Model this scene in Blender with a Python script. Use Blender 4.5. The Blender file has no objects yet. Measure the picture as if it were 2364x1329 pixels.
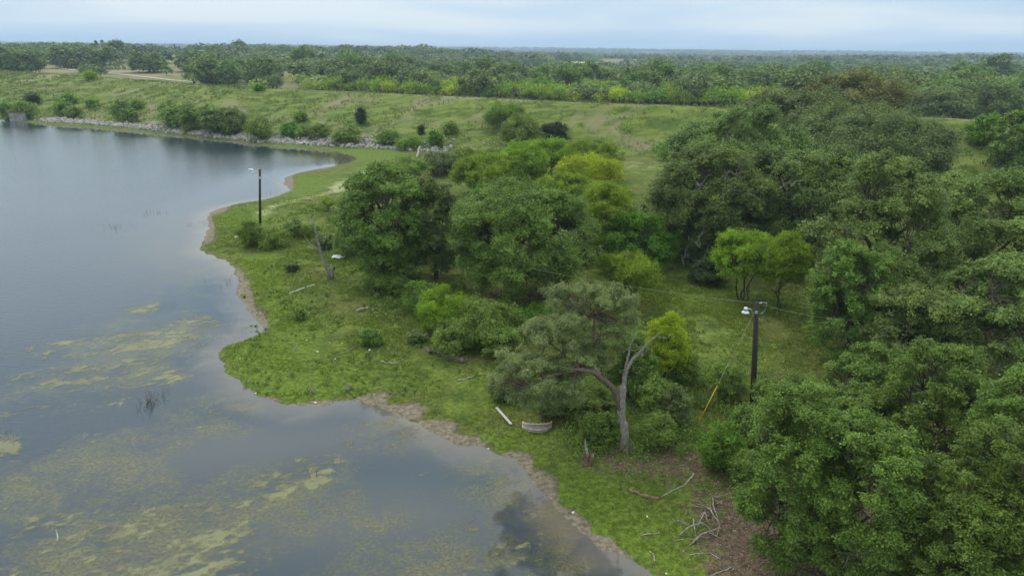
import bpy, math, random
import numpy as np
from mathutils import Vector, Matrix
R = math.radians
C = bpy.context.scene.collection
SC = bpy.context.scene

# ------------------------------------------------------------------ camera
F = 1657.0; CH = 24.0; PITCH = math.atan((664.5 - 115) / F); ROLL = R(.65)
cam = bpy.data.cameras.new('camera'); co = bpy.data.objects.new('camera', cam); C.objects.link(co)
cam.sensor_width = 36; cam.lens = 36 * F / 2364; cam.clip_start = .5; cam.clip_end = 60000
co.matrix_world = Matrix.Translation((0, 0, CH)) @ Matrix.Rotation(math.pi / 2 - PITCH, 4, 'X') @ Matrix.Rotation(ROLL, 4, 'Z')
SC.camera = co
SC.view_settings.view_transform = 'Standard'; SC.view_settings.look = 'None'
SC.view_settings.exposure = 0.0; SC.view_settings.gamma = 1

# ------------------------------------------------------------------ world: overcast sky
SUN_EL, SUN_AZ = R(48), R(-35)          # a soft sun behind cloud, up and to the left beyond the lake
w = bpy.data.worlds.new('World'); SC.world = w; w.use_nodes = True
nt = w.node_tree; N = nt.nodes; L = nt.links; N.clear()
out = N.new('ShaderNodeOutputWorld'); bg = N.new('ShaderNodeBackground'); bg.inputs[1].default_value = .1
sky = N.new('ShaderNodeTexSky'); sky.sky_type = 'NISHITA'; sky.sun_disc = False
sky.sun_elevation = SUN_EL; sky.sun_rotation = SUN_AZ; sky.air_density = 1; sky.dust_density = 1
tc = N.new('ShaderNodeTexCoord'); sep = N.new('ShaderNodeSeparateXYZ'); L.new(tc.outputs['Generated'], sep.inputs[0])
mp = N.new('ShaderNodeMapping'); mp.inputs['Scale'].default_value = (1.3, 1.3, 13); mp.inputs['Rotation'].default_value = (R(1.5), R(2), 0)
L.new(tc.outputs['Generated'], mp.inputs[0])
n1 = N.new('ShaderNodeTexNoise'); n1.inputs['Scale'].default_value = 1.5; n1.inputs['Detail'].default_value = 4; n1.inputs['Roughness'].default_value = .45; n1.inputs['Distortion'].default_value = .3
L.new(mp.outputs[0], n1.inputs['Vector'])
cr = N.new('ShaderNodeValToRGB'); L.new(n1.outputs[0], cr.inputs[0])
cr.color_ramp.elements[0].position = .38; cr.color_ramp.elements[0].color = (4.6, 6.7, 9.1, 1)
cr.color_ramp.elements[1].position = .60; cr.color_ramp.elements[1].color = (7.6, 8.8, 9.8, 1)
cr2 = N.new('ShaderNodeValToRGB'); L.new(sep.outputs['Z'], cr2.inputs[0])   # overcast: brighter overhead
cr2.color_ramp.elements[0].position = .0; cr2.color_ramp.elements[0].color = (1, 1, 1, 1)
cr2.color_ramp.elements[1].position = .75; cr2.color_ramp.elements[1].color = (2.75, 2.42, 1.95, 1)
e = cr2.color_ramp.elements.new(.10); e.color = (1.02, 1.02, 1.0, 1)
e = cr2.color_ramp.elements.new(.34); e.color = (1.8, 1.68, 1.48, 1)
mul = N.new('ShaderNodeMix'); mul.data_type = 'RGBA'; mul.blend_type = 'MULTIPLY'; mul.inputs[0].default_value = 1
L.new(cr.outputs[0], mul.inputs[6]); L.new(cr2.outputs[0], mul.inputs[7])
mx = N.new('ShaderNodeMix'); mx.data_type = 'RGBA'; mx.inputs[0].default_value = .9
L.new(sky.outputs[0], mx.inputs[6]); L.new(mul.outputs[2], mx.inputs[7])
L.new(mx.outputs[2], bg.inputs[0]); L.new(bg.outputs[0], out.inputs[0])
sl = bpy.data.lights.new('sun', 'SUN'); sl.energy = 1.6; sl.angle = R(16); sl.color = (1, .96, .9)
so = bpy.data.objects.new('sun', sl); C.objects.link(so)
sd_ = Vector((math.sin(-SUN_AZ) * -1 * math.cos(SUN_EL), math.cos(SUN_AZ) * math.cos(SUN_EL), math.sin(SUN_EL)))
so.rotation_euler = sd_.to_track_quat('Z', 'Y').to_euler()

# ------------------------------------------------------------------ numeric helpers
_T = np.random.RandomState(7).rand(512, 512)
def vn(x, y, s=0):
    x = np.asarray(x, float) + s * 37.13; y = np.asarray(y, float) + s * 91.7
    i = np.floor(x).astype(int); j = np.floor(y).astype(int); u = x - i; v = y - j
    u = u * u * (3 - 2 * u); v = v * v * (3 - 2 * v); i &= 511; j &= 511; i1 = (i + 1) & 511; j1 = (j + 1) & 511
    return (_T[i, j] * (1 - u) + _T[i1, j] * u) * (1 - v) + (_T[i, j1] * (1 - u) + _T[i1, j1] * u) * v
def fbm(x, y, o=4, s=0):
    t = 0; a = .5; n = 0
    for k in range(o): t = t + a * vn(x * 2 ** k, y * 2 ** k, s + k * 3); n += a; a *= .5
    return t / n
def ss(a, b, x):
    t = np.clip((x - a) / (b - a), 0, 1); return t * t * (3 - 2 * t)
def ray(px, py):
    u = (px - 1182) / F; v = (664.5 - py) / F
    u, v = u * math.cos(ROLL) - v * math.sin(ROLL), u * math.sin(ROLL) + v * math.cos(ROLL)
    return np.array([u, math.cos(PITCH) + v * math.sin(PITCH), -math.sin(PITCH) + v * math.cos(PITCH)])
def at0(px, py, z=0.):
    d = ray(px, py); t = (z - CH) / d[2]; return (d * t)[:2]
def pline(P, x, y, want_s=False):
    """distance to an open polyline, signed: + to the left of its direction"""
    best = np.full(x.shape, 1e18); sg = np.zeros(x.shape)
    for (ax, ay), (bx, by) in zip(P[:-1], P[1:]):
        dx, dy = bx - ax, by - ay; l2 = dx * dx + dy * dy
        t = np.clip(((x - ax) * dx + (y - ay) * dy) / l2, 0, 1)
        d = (x - ax - t * dx) ** 2 + (y - ay - t * dy) ** 2
        c = dx * (y - ay) - dy * (x - ax)
        m = d < best - 1e-9; tie = (np.abs(d - best) <= 1e-9 * (1 + best))
        big = tie & (np.abs(c) / math.sqrt(l2) > np.abs(sg)); m = m | big
        best = np.where(m, d, best); sg = np.where(m, c / math.sqrt(l2), sg)
    return np.sqrt(best) * np.sign(sg)
def inside(P, x, y):
    r = np.zeros(x.shape, bool)
    for (ax, ay), (bx, by) in zip(P, P[1:] + P[:1]):
        if ay == by: continue
        r ^= ((ay > y) != (by > y)) & (x < (bx - ax) * (y - ay) / (by - ay) + ax)
    return r

# shoreline
SH = [(0, 275), (50, 281), (75, 285), (120, 290), (200, 295), (260, 300), (330, 307), (400, 315), (480, 322), (560, 330), (600, 336),
      (640, 340), (700, 344), (740, 347), (780, 352), (815, 360), (825, 367), (805, 377), (760, 385), (725, 391), (690, 399), (657, 410), (656, 424), (668, 438),
      (650, 450), (615, 460), (560, 469), (510, 480), (485, 492), (476, 505), (482, 522), (475, 545), (462, 578), (480, 586), (520, 600),
      (543, 615), (548, 645), (552, 680), (575, 720), (600, 745), (608, 762), (592, 774), (560, 783), (522, 798), (502, 815), (508, 835),
      (530, 860), (560, 880), (577, 905), (620, 925), (660, 938), (700, 941), (750, 932), (800, 923), (840, 925), (900, 945), (960, 970),
      (1010, 1000), (1060, 1022), (1120, 1038), (1150, 1050), (1194, 1062), (1218, 1087), (1234, 1118), (1262, 1150), (1294, 1192),
      (1340, 1222), (1375, 1250), (1392, 1272), (1442, 1295), (1528, 1332), (1700, 1420), (2000, 1570)]
SHW = [tuple(at0(*p)) for p in SH]
WP = [(-760, 560)] + SHW + [(14, 8), (12, -20), (-30, -90), (-400, -160), (-700, -60), (-900, 300)]
def sdist(x, y):
    b = np.full(x.shape, 1e18)
    for (ax, ay), (bx, by) in zip(WP, WP[1:] + WP[:1]):
        dx, dy = bx - ax, by - ay; t = np.clip(((x - ax) * dx + (y - ay) * dy) / (dx * dx + dy * dy), 0, 1)
        b = np.minimum(b, (x - ax - t * dx) ** 2 + (y - ay - t * dy) ** 2)
    return np.sqrt(b) * np.where(inside(WP, x, y), -1, 1)
CREST = [(760, -180), (340, 40), (190, 108)] + [tuple(at0(*p, 11.)) for p in [(2257, 279), (2085, 270), (1665, 250), (1550, 244), (1359, 239), (1156, 229), (750, 210), (592, 205), (440, 195), (203, 178), (0, 165)]] + [(-380, 465), (-900, 850)]
TOE = [(750, -215), (320, 5), (172, 75), (78, 125), (40, 158), (16, 168), (-4, 170)] + [tuple(at0(*p, .3)) for p in [(1020, 357), (850, 344), (740, 337), (600, 325), (400, 306), (200, 279), (0, 268)]] + [(-280, 315), (-760, 600)]
HILLS = [(-400, 840, 13, 300, 300), (-190, 560, 3.5, 120, 120), (-150, 1060, 11, 230, 200), (-800, 900, 10, 260, 300), (120, 1500, 8, 300, 200), (900, 1350, 14, 420, 300), (640, 800, 6, 180, 160), (-600, 1900, 10, 500, 400), (1500, 2600, 10, 500, 400), (300, 2600, 6, 400, 300)]
def ground(x, y):
    x = np.asarray(x, float); y = np.asarray(y, float); sh = x.shape; x = x.ravel(); y = y.ravel()
    sd = sdist(x, y); D = np.hypot(x, y)
    rough = (fbm(x / 3.1, y / 3.1, 3, 5) - .5)
    wob = 1.1 * (fbm(x / 1.6, y / 1.6, 3, 9) - .5)
    se = sd + wob * ss(4, 0, np.abs(sd)) * (D < 140)
    land = .02 + .95 * (1 - np.exp(-np.maximum(se, 0) / 9)) + .16 * rough * ss(0, 4, se) + .5 * (fbm(x / 17, y / 17, 2, 2) - .5) * ss(2, 14, se)
    z = np.where(se > 0, land, -1.0 * (1 - np.exp(np.minimum(se, 0) / 5)))
    far = 1.0 + 1.5 * (fbm(x / 150, y / 150, 3, 4) - .5) * ss(300, 600, D)
    for hx, hy, a, rx, ry in HILLS:
        far = far + a * np.exp(-((x - hx) / rx) ** 2 - ((y - hy) / ry) ** 2) * (.85 + .3 * fbm(x / 90, y / 90, 3, 8))
    far = far + ss(2600, 6500, D) * (12 + 26 * fbm(x / 1300, y / 1300, 3, 6)) * ss(26000, 9000, D)
    s = pline(CREST, x, y)             # + on the lake side
    T = -pline(TOE, x, y)                # + on the dam side
    s = np.where(np.abs(s) > 1e8, 0, s)
    front = 11 * np.clip(T, 0, None) / (np.clip(T, 0, None) + np.clip(np.abs(s) - 2.5, 0, None) + .01) + .35 * rough * 1.6
    front = np.where(T > 0, front, 0)
    back = 11 * (1 - np.clip((-s - 2.5) / 34, 0, 1))
    inner = s > 0
    k = ss(60, 150, -s)
    zz = np.where(inner, np.maximum(z, np.where(T > 0, front, -9.)), np.maximum(back, far * ss(0, 60, -s)))
    return zz.reshape(sh)
def gz(x, y): return float(ground(np.array([x]), np.array([y]))[0])
TS = np.geomspace(14, 6000, 1500)
def at(px, py, up=0.):
    d = ray(px, py); P = d[None, :] * TS[:, None]
    g = ground(P[:, 0], P[:, 1]) + up; m = np.nonzero(P[:, 2] + CH <= g)[0]
    i = m[0] if len(m) else len(TS) - 1
    t0, t1 = TS[max(i - 1, 0)], TS[i]
    for _ in range(12):
        t = (t0 + t1) / 2
        if d[2] * t + CH <= gz(d[0] * t, d[1] * t) + up: t1 = t
        else: t0 = t
    return Vector((d[0] * t1, d[1] * t1, d[2] * t1 + CH))
def onplane(px, py, Y):
    d = ray(px, py); t = Y / d[1]; return Vector((d[0] * t, Y, d[2] * t + CH))

# ------------------------------------------------------------------ object helpers
def tag(o, label=None, cat=None, group=None, kind=None):
    if label: o['label'] = label
    if cat: o['category'] = cat
    if group: o['group'] = group
    if kind: o['kind'] = kind
    return o
def empty(name, loc, rz=0):
    o = bpy.data.objects.new(name, None); C.objects.link(o); o.location = loc; o.rotation_euler = (0, 0, rz); o.empty_display_size = .3; return o
def mesh(name, V, Fs, mat, attrs=None, smooth=False):
    me = bpy.data.meshes.new(name); V = np.ascontiguousarray(V, np.float32); n = len(V)
    Fs = np.asarray(Fs, np.int32); k = Fs.shape[1]; m = len(Fs)
    me.vertices.add(n); me.vertices.foreach_set('co', V.ravel())
    me.loops.add(m * k); me.loops.foreach_set('vertex_index', np.ascontiguousarray(Fs).ravel())
    me.polygons.add(m); me.polygons.foreach_set('loop_start', np.arange(0, m * k, k, dtype=np.int32))
    me.update(calc_edges=True)
    me.polygons.foreach_set('use_smooth', np.full(m, smooth, bool))
    for a, val in (attrs or {}).items():
        at_ = me.attributes.new(a, 'FLOAT', 'POINT'); at_.data.foreach_set('value', np.ascontiguousarray(val, np.float32).ravel())
    me.materials.append(mat); return me
def link(name, me, parent=None, loc=None):
    o = bpy.data.objects.new(name, me); C.objects.link(o)
    if parent: o.parent = parent
    if loc is not None: o.location = loc
    return o
class MB:
    def __init__(s): s.V = []; s.Q = []; s.n = 0
    def add(s, V, Q):
        V = np.asarray(V, float); Q = np.asarray(Q, int)
        s.V.append(V); s.Q.append(Q + s.n); s.n += len(V)
    def tube(s, P, rad, k=6, cap=True):
        P = np.asarray([tuple(p) for p in P], float); n = len(P)
        rad = np.broadcast_to(np.asarray(rad, float), (n,)) if np.ndim(rad) else np.full(n, rad)
        T = np.gradient(P, axis=0); T /= np.linalg.norm(T, axis=1)[:, None] + 1e-9
        ref = np.array([0.31, 0.17, 1.0]) if abs(T[:, 2]).mean() < .8 else np.array([1., .2, 0.1])
        A = np.cross(T, ref); A /= np.linalg.norm(A, axis=1)[:, None] + 1e-9; B = np.cross(T, A)
        th = np.linspace(0, 2 * np.pi, k, endpoint=False)
        V = (P[:, None] + rad[:, None, None] * (np.cos(th)[None, :, None] * A[:, None] + np.sin(th)[None, :, None] * B[:, None])).reshape(-1, 3)
        i = np.arange(n - 1)[:, None] * k; j = np.arange(k)[None]; j1 = (j + 1) % k
        Q = np.stack([i + j, i + j1, i + k + j1, i + k + j], -1).reshape(-1, 4)
        if cap:
            V = np.vstack([V, P[0], P[-1]]); a = len(V) - 2
            Q = np.vstack([Q, [[a, (q + 1) % k, q, a] for q in range(k)], [[a + 1, (n - 1) * k + q, (n - 1) * k + (q + 1) % k, a + 1] for q in range(k)]])
        s.add(V, Q)
    def box(s, c, h, rz=0, M=None):
        V = np.array([[x, y, z] for x in (-1, 1) for y in (-1, 1) for z in (-1, 1)], float) * np.array(h)
        cs, sn = math.cos(rz), math.sin(rz); V = np.stack([V[:, 0] * cs - V[:, 1] * sn, V[:, 0] * sn + V[:, 1] * cs, V[:, 2]], 1)
        s.add(V + np.array(c), [[0, 1, 3, 2], [4, 6, 7, 5], [0, 4, 5, 1], [2, 3, 7, 6], [0, 2, 6, 4], [1, 5, 7, 3]])
    def build(s, name, mat, parent=None, loc=None, smooth=False, attrs=None):
        V = np.vstack(s.V); Q = np.vstack(s.Q)
        tri = Q[:, 0] == Q[:, 3]
        me = bpy.data.meshes.new(name); me.from_pydata(V.tolist(), [], [q[:3].tolist() if t else q.tolist() for q, t in zip(Q, tri)])
        me.polygons.foreach_set('use_smooth', np.full(len(me.polygons), smooth, bool)); me.materials.append(mat)
        return link(name, me, parent, loc)

# ------------------------------------------------------------------ materials
def newmat(name):
    m = bpy.data.materials.new(name); m.use_nodes = True; nt = m.node_tree; nt.nodes.clear()
    return m, nt.nodes, nt.links
def rgb(c): return (c[0], c[1], c[2], 1)
def noise(N, L, scale, detail=3, vec=None, rough=.55, dist=0):
    n = N.new('ShaderNodeTexNoise'); n.inputs['Scale'].default_value = scale; n.inputs['Detail'].default_value = detail
    n.inputs['Roughness'].default_value = rough; n.inputs['Distortion'].default_value = dist
    if vec: L.new(vec, n.inputs['Vector'])
    return n.outputs[0]
def mixc(N, L, f, a, b, mode='MIX'):
    m = N.new('ShaderNodeMix'); m.data_type = 'RGBA'; m.blend_type = mode
    for k, s in ((0, f), (6, a), (7, b)):
        if isinstance(s, (int, float)): m.inputs[k].default_value = s
        elif isinstance(s, tuple): m.inputs[k].default_value = rgb(s)
        else: L.new(s, m.inputs[k])
    return m.outputs[2]
def ramp(N, L, src, lo, hi):
    r = N.new('ShaderNodeMapRange'); r.inputs[1].default_value = lo; r.inputs[2].default_value = hi; r.clamp = True
    r.interpolation_type = 'SMOOTHSTEP'; L.new(src, r.inputs[0]); return r.outputs[0]
def math_(N, L, op, a, b=None, c=None):
    m = N.new('ShaderNodeMath'); m.operation = op
    for k, s in enumerate((a, b, c)):
        if s is None: continue
        if isinstance(s, (int, float)): m.inputs[k].default_value = s
        else: L.new(s, m.inputs[k])
    return m.outputs[0]
def attr(N, name):
    a = N.new('ShaderNodeAttribute'); a.attribute_name = name; return a.outputs['Fac']
def leafmat(name, dark, light, trans=.22, hue=.5, gloss=.25):
    m, N, L = newmat(name); t = attr(N, 'tint')
    oi = N.new('ShaderNodeObjectInfo')
    col = mixc(N, L, t, dark, light)
    hs = N.new('ShaderNodeHueSaturation'); L.new(col, hs.inputs['Color'])
    L.new(math_(N, L, 'MULTIPLY_ADD', oi.outputs['Random'], .020, .491), hs.inputs['Hue'])
    L.new(math_(N, L, 'MULTIPLY_ADD', oi.outputs['Random'], .3, .85), hs.inputs['Value'])
    p = N.new('ShaderNodeBsdfPrincipled'); L.new(hs.outputs[0], p.inputs['Base Color']); p.inputs['Roughness'].default_value = .62
    p.inputs['Specular IOR Level'].default_value = gloss
    tr = N.new('ShaderNodeBsdfTranslucent'); L.new(mixc(N, L, 1.0, hs.outputs[0], (1.25, 1.3, .6), 'MULTIPLY'), tr.inputs[0])
    mx = N.new('ShaderNodeMixShader'); mx.inputs[0].default_value = trans; L.new(p.outputs[0], mx.inputs[1]); L.new(tr.outputs[0], mx.inputs[2])
    o = N.new('ShaderNodeOutputMaterial'); L.new(mx.outputs[0], o.inputs[0]); return m
def plain(name, a, b=None, scale=6, rough=.85, metal=0, bump=.3, stretch=None, spec=.3):
    m, N, L = newmat(name); b = b or tuple(c * .55 for c in a)
    tc = N.new('ShaderNodeTexCoord'); v = tc.outputs['Object']
    if stretch:
        mp = N.new('ShaderNodeMapping'); mp.inputs['Scale'].default_value = stretch; L.new(v, mp.inputs[0]); v = mp.outputs[0]
    n = noise(N, L, scale, 6, v, .65); p = N.new('ShaderNodeBsdfPrincipled')
    L.new(mixc(N, L, ramp(N, L, n, .3, .7), b, a), p.inputs['Base Color']); p.inputs['Roughness'].default_value = rough
    p.inputs['Metallic'].default_value = metal; p.inputs['Specular IOR Level'].default_value = spec
    if bump:
        bp = N.new('ShaderNodeBump'); bp.inputs['Strength'].default_value = bump; bp.inputs['Distance'].default_value = .05; L.new(n, bp.inputs['Height']); L.new(bp.outputs[0], p.inputs['Normal'])
    o = N.new('ShaderNodeOutputMaterial'); L.new(p.outputs[0], o.inputs[0]); return m
M = dict(
    oak=leafmat('oak_leaf', (.041, .067, .018), (.215, .295, .062)),
    oakg=leafmat('oak_leaf_green', (0.041, 0.076, 0.012), (0.209, 0.314, 0.043)),
    oaky=leafmat('oak_leaf_yellowish', (.052, .080, .018), (.250, .325, .075)),
    olive=leafmat('olive_leaf', (.046, .072, .020), (.215, .285, .078)),
    grey=leafmat('grey_green_leaf', (.080, .108, .034), (.320, .380, .135)),
    brown=leafmat('russet_leaf', (0.056, 0.066, 0.019), (0.232, 0.242, 0.060)),
    mesq=leafmat('mesquite_leaf', (0.066, 0.115, 0.009), (0.313, 0.440, 0.029), .4),
    mesqy=leafmat('yellow_leaf', (0.112, 0.152, 0.007), (0.464, 0.528, 0.026), .42),
    shrub=leafmat('shrub_leaf', (.050, .088, .014), (.265, .385, .062), .32),
    bright=leafmat('bright_leaf', (0.036, 0.092, 0.008), (0.197, 0.374, 0.026), .38),
    willow=leafmat('willow_leaf', (.062, .105, .014), (.265, .360, .050), .34),
    dark=leafmat('juniper_leaf', (0.012, 0.025, 0.007), (0.064, 0.105, 0.020)),
    deadleaf=leafmat('red_debris', (0.106, 0.030, 0.012), (0.348, 0.110, 0.041)),
    bark=plain('dark_bark', (.105, .085, .065), (.035, .028, .022), 5, .95, stretch=(3, 3, .8)),
    greybark=plain('weathered_bark', (.37, .335, .295), (.10, .085, .07), 5, .95, bump=.8, stretch=(6, 6, .6)),
    redbark=plain('torn_bark', (.20, .145, .115), (.075, .052, .042), 7, .95, bump=.8, stretch=(5, 5, 1)),
    deadwood=plain('dead_wood', (.38, .34, .29), (.16, .13, .105), 7, .9),
    paletwig=plain('pale_twig', (.33, .30, .26), (.17, .15, .12), 7, .9),
    darkwood=plain('rotten_wood', (.20, .16, .13), (.055, .042, .035), 8, .95, bump=.6),
    brownwood=plain('brown_wood', (.26, .17, .11), (.10, .06, .04), 8, .95, bump=.6),
    pole=plain('creosote_pole', (.045, .032, .026), (.018, .013, .012), 6, .8, stretch=(5, 5, .5)),
    metal=plain('galvanised_steel', (.60, .62, .65), (.45, .47, .50), 12, .4, .6, bump=0),
    white=plain('white_paint', (.66, .68, .70), (.52, .53, .54), 8, .5, 0, 0),
    glass=plain('lamp_glass', (.75, .78, .80), (.68, .70, .74), 8, .12, 0, 0, spec=.8),
    porcelain=plain('insulator', (.40, .42, .42), (.25, .26, .27), 8, .3, 0, 0),
    wire=plain('aluminium_wire', (.42, .44, .42), (.20, .21, .20), 3, .5, .3, 0),
    yellow=plain('yellow_plastic', (.62, .37, .03), (.45, .25, .02), 4, .5, 0, 0),
    rock=plain('limestone', (.40, .375, .335), (.15, .135, .12), 1.6, .95, bump=.6),
    stone=plain('pale_stone', (.72, .70, .64), (.50, .48, .42), 6, .9, bump=.3),
    concrete=plain('weathered_concrete', (.33, .31, .29), (.14, .13, .125), 1.2, .95),
    conc2=plain('stained_concrete', (.22, .17, .14), (.09, .06, .05), 1.2, .95),
    rust=plain('rusted_inside', (.23, .115, .06), (.07, .035, .025), 6, .9),
    culv=plain('galvanised_corrugated', (.55, .51, .46), (.42, .36, .31), 5, .7, .15, .1),
    plank=plain('grey_plank', (.42, .40, .36), (.33, .31, .28), 6, .9),
    road=plain('caliche', (.42, .38, .32), (.30, .27, .22), .5, .95),
    roof=plain('metal_roof', (.70, .72, .74), (.55, .57, .60), 2, .5, 0, 0),
    farwall=plain('shed_wall', (.55, .55, .52), (.45, .45, .42), 2, .8, 0, 0),
)

# ------------------------------------------------------------------ blobs traced from the photo, kept in world metres
def blobs(lst, x, y, z=0.):
    f = np.zeros(x.shape)
    for px, py, rx, ry, wt in lst:
        d = ray(px, py); t = (z - CH) / d[2]; c = d * t; sn = -d[2] / np.linalg.norm(d)
        a = rx * t / F; b = ry * t / F / sn; fw = c[:2] / np.linalg.norm(c[:2])
        u = (x - c[0]) * fw[1] - (y - c[1]) * fw[0]; v = (x - c[0]) * fw[0] + (y - c[1]) * fw[1]
        f = np.maximum(f, wt * np.exp(-((u / a) ** 2 + (v / b) ** 2) ** 1.4 * .7))
    return f
def pathmask(px, x, y, width, z=.5):
    P = [tuple(at0(*p, z)) for p in px]
    return np.exp(-(np.abs(pline(P, x, y)) / width) ** 2)

# ------------------------------------------------------------------ terrain sheet
def polar(d0, d1, k, a0=-46., a1=46., da=.22, full=True):
    D = [d0]
    while D[-1] < d1: D.append(D[-1] * (1 + (k if D[-1] < 330 else k * 2.6)))
    A = np.arange(a0, a1, da)
    if full: A = np.concatenate([A, np.linspace(a1, 360 + a0, 46)[:-1]])
    return np.array(D), np.radians(A)
D, A = polar(9, 24000, .0068)
GX = D[:, None] * np.sin(A)[None]; GY = D[:, None] * np.cos(A)[None]; nd, na = GX.shape
GX = np.vstack([GX.reshape(-1, 1), [[0.]]]).ravel(); GY = np.vstack([GY.reshape(-1, 1), [[0.]]]).ravel()
GZ = ground(GX, GY)
i = np.arange(nd - 1)[:, None] * na; j = np.arange(na)[None]; j1 = (j + 1) % na
Q = np.stack([i + j, i + j1, i + na + j1, i + na + j], -1).reshape(-1, 4)
Q = np.vstack([Q, np.stack([np.full(na, nd * na), np.arange(na), (np.arange(na) + 1) % na, np.full(na, nd * na)], -1)])
sdv = sdist(GX, GY); Dv = np.hypot(GX, GY)
sdam = pline(CREST, GX, GY); Tdam = -pline(TOE, GX, GY)
m_dam = ss(-3, 4, Tdam) * ss(-60, -20, sdam); m_far = ss(-2, -30, sdam)
LIT = [(1440, 1050, 120, 40, .8), (1560, 1060, 140, 50, .85), (1650, 1150, 80, 70, .8), (1720, 1250, 110, 120, 1.2), (1830, 1200, 120, 200, 1.2), (1760, 1329, 120, 60, 1.2),
       (1380, 1000, 60, 60, .8), (1220, 690, 130, 35, 1), (2000, 1150, 300, 300, 1.2), (2200, 900, 200, 150, 1), (1700, 610, 200, 50, .8), (900, 640, 80, 30, .5), (1010, 625, 60, 20, .6), (2150, 760, 260, 80, .9), (610, 567, 60, 14, .6), (990, 900, 100, 25, .35), (1350, 930, 100, 50, .7), (1240,1010,60,20,.5)]
PALE = [(900, 395, 60, 12, .8), (800, 425, 50, 14, .7), (690, 505, 60, 16, .55), (1480, 385, 90, 14, .6), (1500, 400, 60, 20, .4), (1350, 155, 110, 5, 1.4), (700, 640, 60, 25, .35), (560, 530, 60, 25, .35), (800, 480, 60, 14, .4), (860, 840, 120, 40, .35), (1660, 790, 140, 50, .42), (1560, 700, 120, 30, .3)]
LUSH = [(850, 355, 90, 12, 1), (700, 425, 70, 20, .9), (560, 500, 60, 22, .8), (600, 620, 50, 50, .9), (640, 790, 90, 50, 1.0), (720, 890, 110, 30, .9), (620, 850, 90, 50, .7), (1180, 1020, 120, 30, .8), (1350, 1130, 120, 60, .9), (1500, 1250, 170, 70, 1.0), (1650, 720, 150, 70, .6), (1820, 800, 100, 60, .4), (1400, 680, 150, 30, .5), (640, 700, 40, 60, .6), (1560, 1300, 150, 60, 1)]
SAND = [(870, 915, 45, 14, .9), (940, 945, 60, 16, 1), (1010, 985, 50, 18, 1), (1080, 1015, 60, 14, .9), (1200, 1060, 40, 25, .9), (1260, 1120, 40, 40, .9), (1320, 1200, 50, 40, .7), (1400, 1260, 60, 25, .7), (500, 485, 30, 12, 1), (665, 420, 16, 22, 1.1), (565, 680, 22, 60, 1), (485, 530, 14, 40, .9), (700, 935, 60, 10, .7), (600, 730, 30, 30, .7), (950, 905, 30, 8, .6), (730, 388, 60, 8, .9), (600, 925, 50, 10, .5)]
m_pale = np.clip(blobs(PALE, GX, GY, .6) + .8 * pathmask([(960, 375), (900, 392), (850, 405), (800, 430), (760, 450), (700, 460), (640, 475), (605, 495)], GX, GY, 1.9), 0, 1.4)
m_sand = np.clip(blobs(SAND, GX, GY, .1), 0, 1.2) + ss(1.1, .05, np.abs(sdv)) * .55
me = mesh('ground', np.stack([GX, GY, GZ], 1), Q[:-na], None, dict(
    sd=np.clip(sdv, -20, 60), dam=m_dam, far=m_far, litter=np.clip(blobs(LIT, GX, GY, .8), 0, 1.3), pale=m_pale,
    lush=np.clip(blobs(LUSH, GX, GY, .5) + .35 * ss(14, 4, sdv), 0, 1.2), sand=m_sand, dist=np.log10(np.maximum(Dv, 10))), True)
m, N, L = newmat('ground_cover'); me.materials[0] = m
geo = N.new('ShaderNodeNewGeometry'); P = geo.outputs['Position']
nf = noise(N, L, 3.2, 5, P, .7); nm = noise(N, L, .55, 5, P, .62); nl = noise(N, L, .09, 4, P, .55); nv = noise(N, L, 14, 3, P, .7)
nb = noise(N, L, 1.3, 6, P, .7, .6)
grass = mixc(N, L, ramp(N, L, nm, .30, .70), (.058, .092, .012), (.135, .178, .028))
grass = mixc(N, L, math_(N, L, 'MULTIPLY', ramp(N, L, nl, .45, .65), .5), grass, (.135, .112, .042))
grass = mixc(N, L, math_(N, L, 'MULTIPLY', ramp(N, L, noise(N, L, 1.7, 4, P, .7), .58, .72), .45), grass, (.190, .170, .080))
grass = mixc(N, L, math_(N, L, 'MULTIPLY', ramp(N, L, noise(N, L, .31, 5, P, .65), .55, .70), .6), grass, (.040, .070, .014))
lf = math_(N, L, 'MULTIPLY_ADD', attr(N, 'lush'), 1.1, math_(N, L, 'MULTIPLY_ADD', nm, 1.6, -1.25))
grass = mixc(N, L, ramp(N, L, lf, -.05, .6), grass, mixc(N, L, nf, (.068, .112, .012), (.138, .190, .026)))
pf = math_(N, L, 'MULTIPLY_ADD', attr(N, 'pale'), 1.0, math_(N, L, 'MULTIPLY_ADD', nm, 1.4, -1.1))
grass = mixc(N, L, ramp(N, L, pf, 0, .7), grass, (.29, .31, .15))
tuft = mixc(N, L, ramp(N, L, nf, .35, .68), (.62, .62, .62), (1.22, 1.2, 1.1))
grass = mixc(N, L, 1.0, grass, tuft, 'MULTIPLY')
litc = mixc(N, L, ramp(N, L, nf, .3, .7), (.045, .033, .022), (.165, .115, .075))
litc = mixc(N, L, ramp(N, L, nv, .5, .75), litc, (.23, .17, .115))
li = math_(N, L, 'MULTIPLY_ADD', attr(N, 'litter'), 1.0, math_(N, L, 'MULTIPLY_ADD', nb, 2.8, -1.98))
grass = mixc(N, L, ramp(N, L, li, 0, .35), grass, litc)
mudc = mixc(N, L, ramp(N, L, nf, .3, .7), mixc(N, L, ramp(N, L, attr(N, 'sand'), .55, .9), (.055, .045, .032), (.10, .08, .058)), mixc(N, L, ramp(N, L, attr(N, 'sand'), .55, .9), (.15, .12, .085), (.25, .205, .150)))
mu = math_(N, L, 'MULTIPLY_ADD', attr(N, 'sand'), 1.0, math_(N, L, 'MULTIPLY_ADD', nb, 2.2, -1.6))
near = mixc(N, L, ramp(N, L, mu, .0, .3), grass, mudc)
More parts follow.
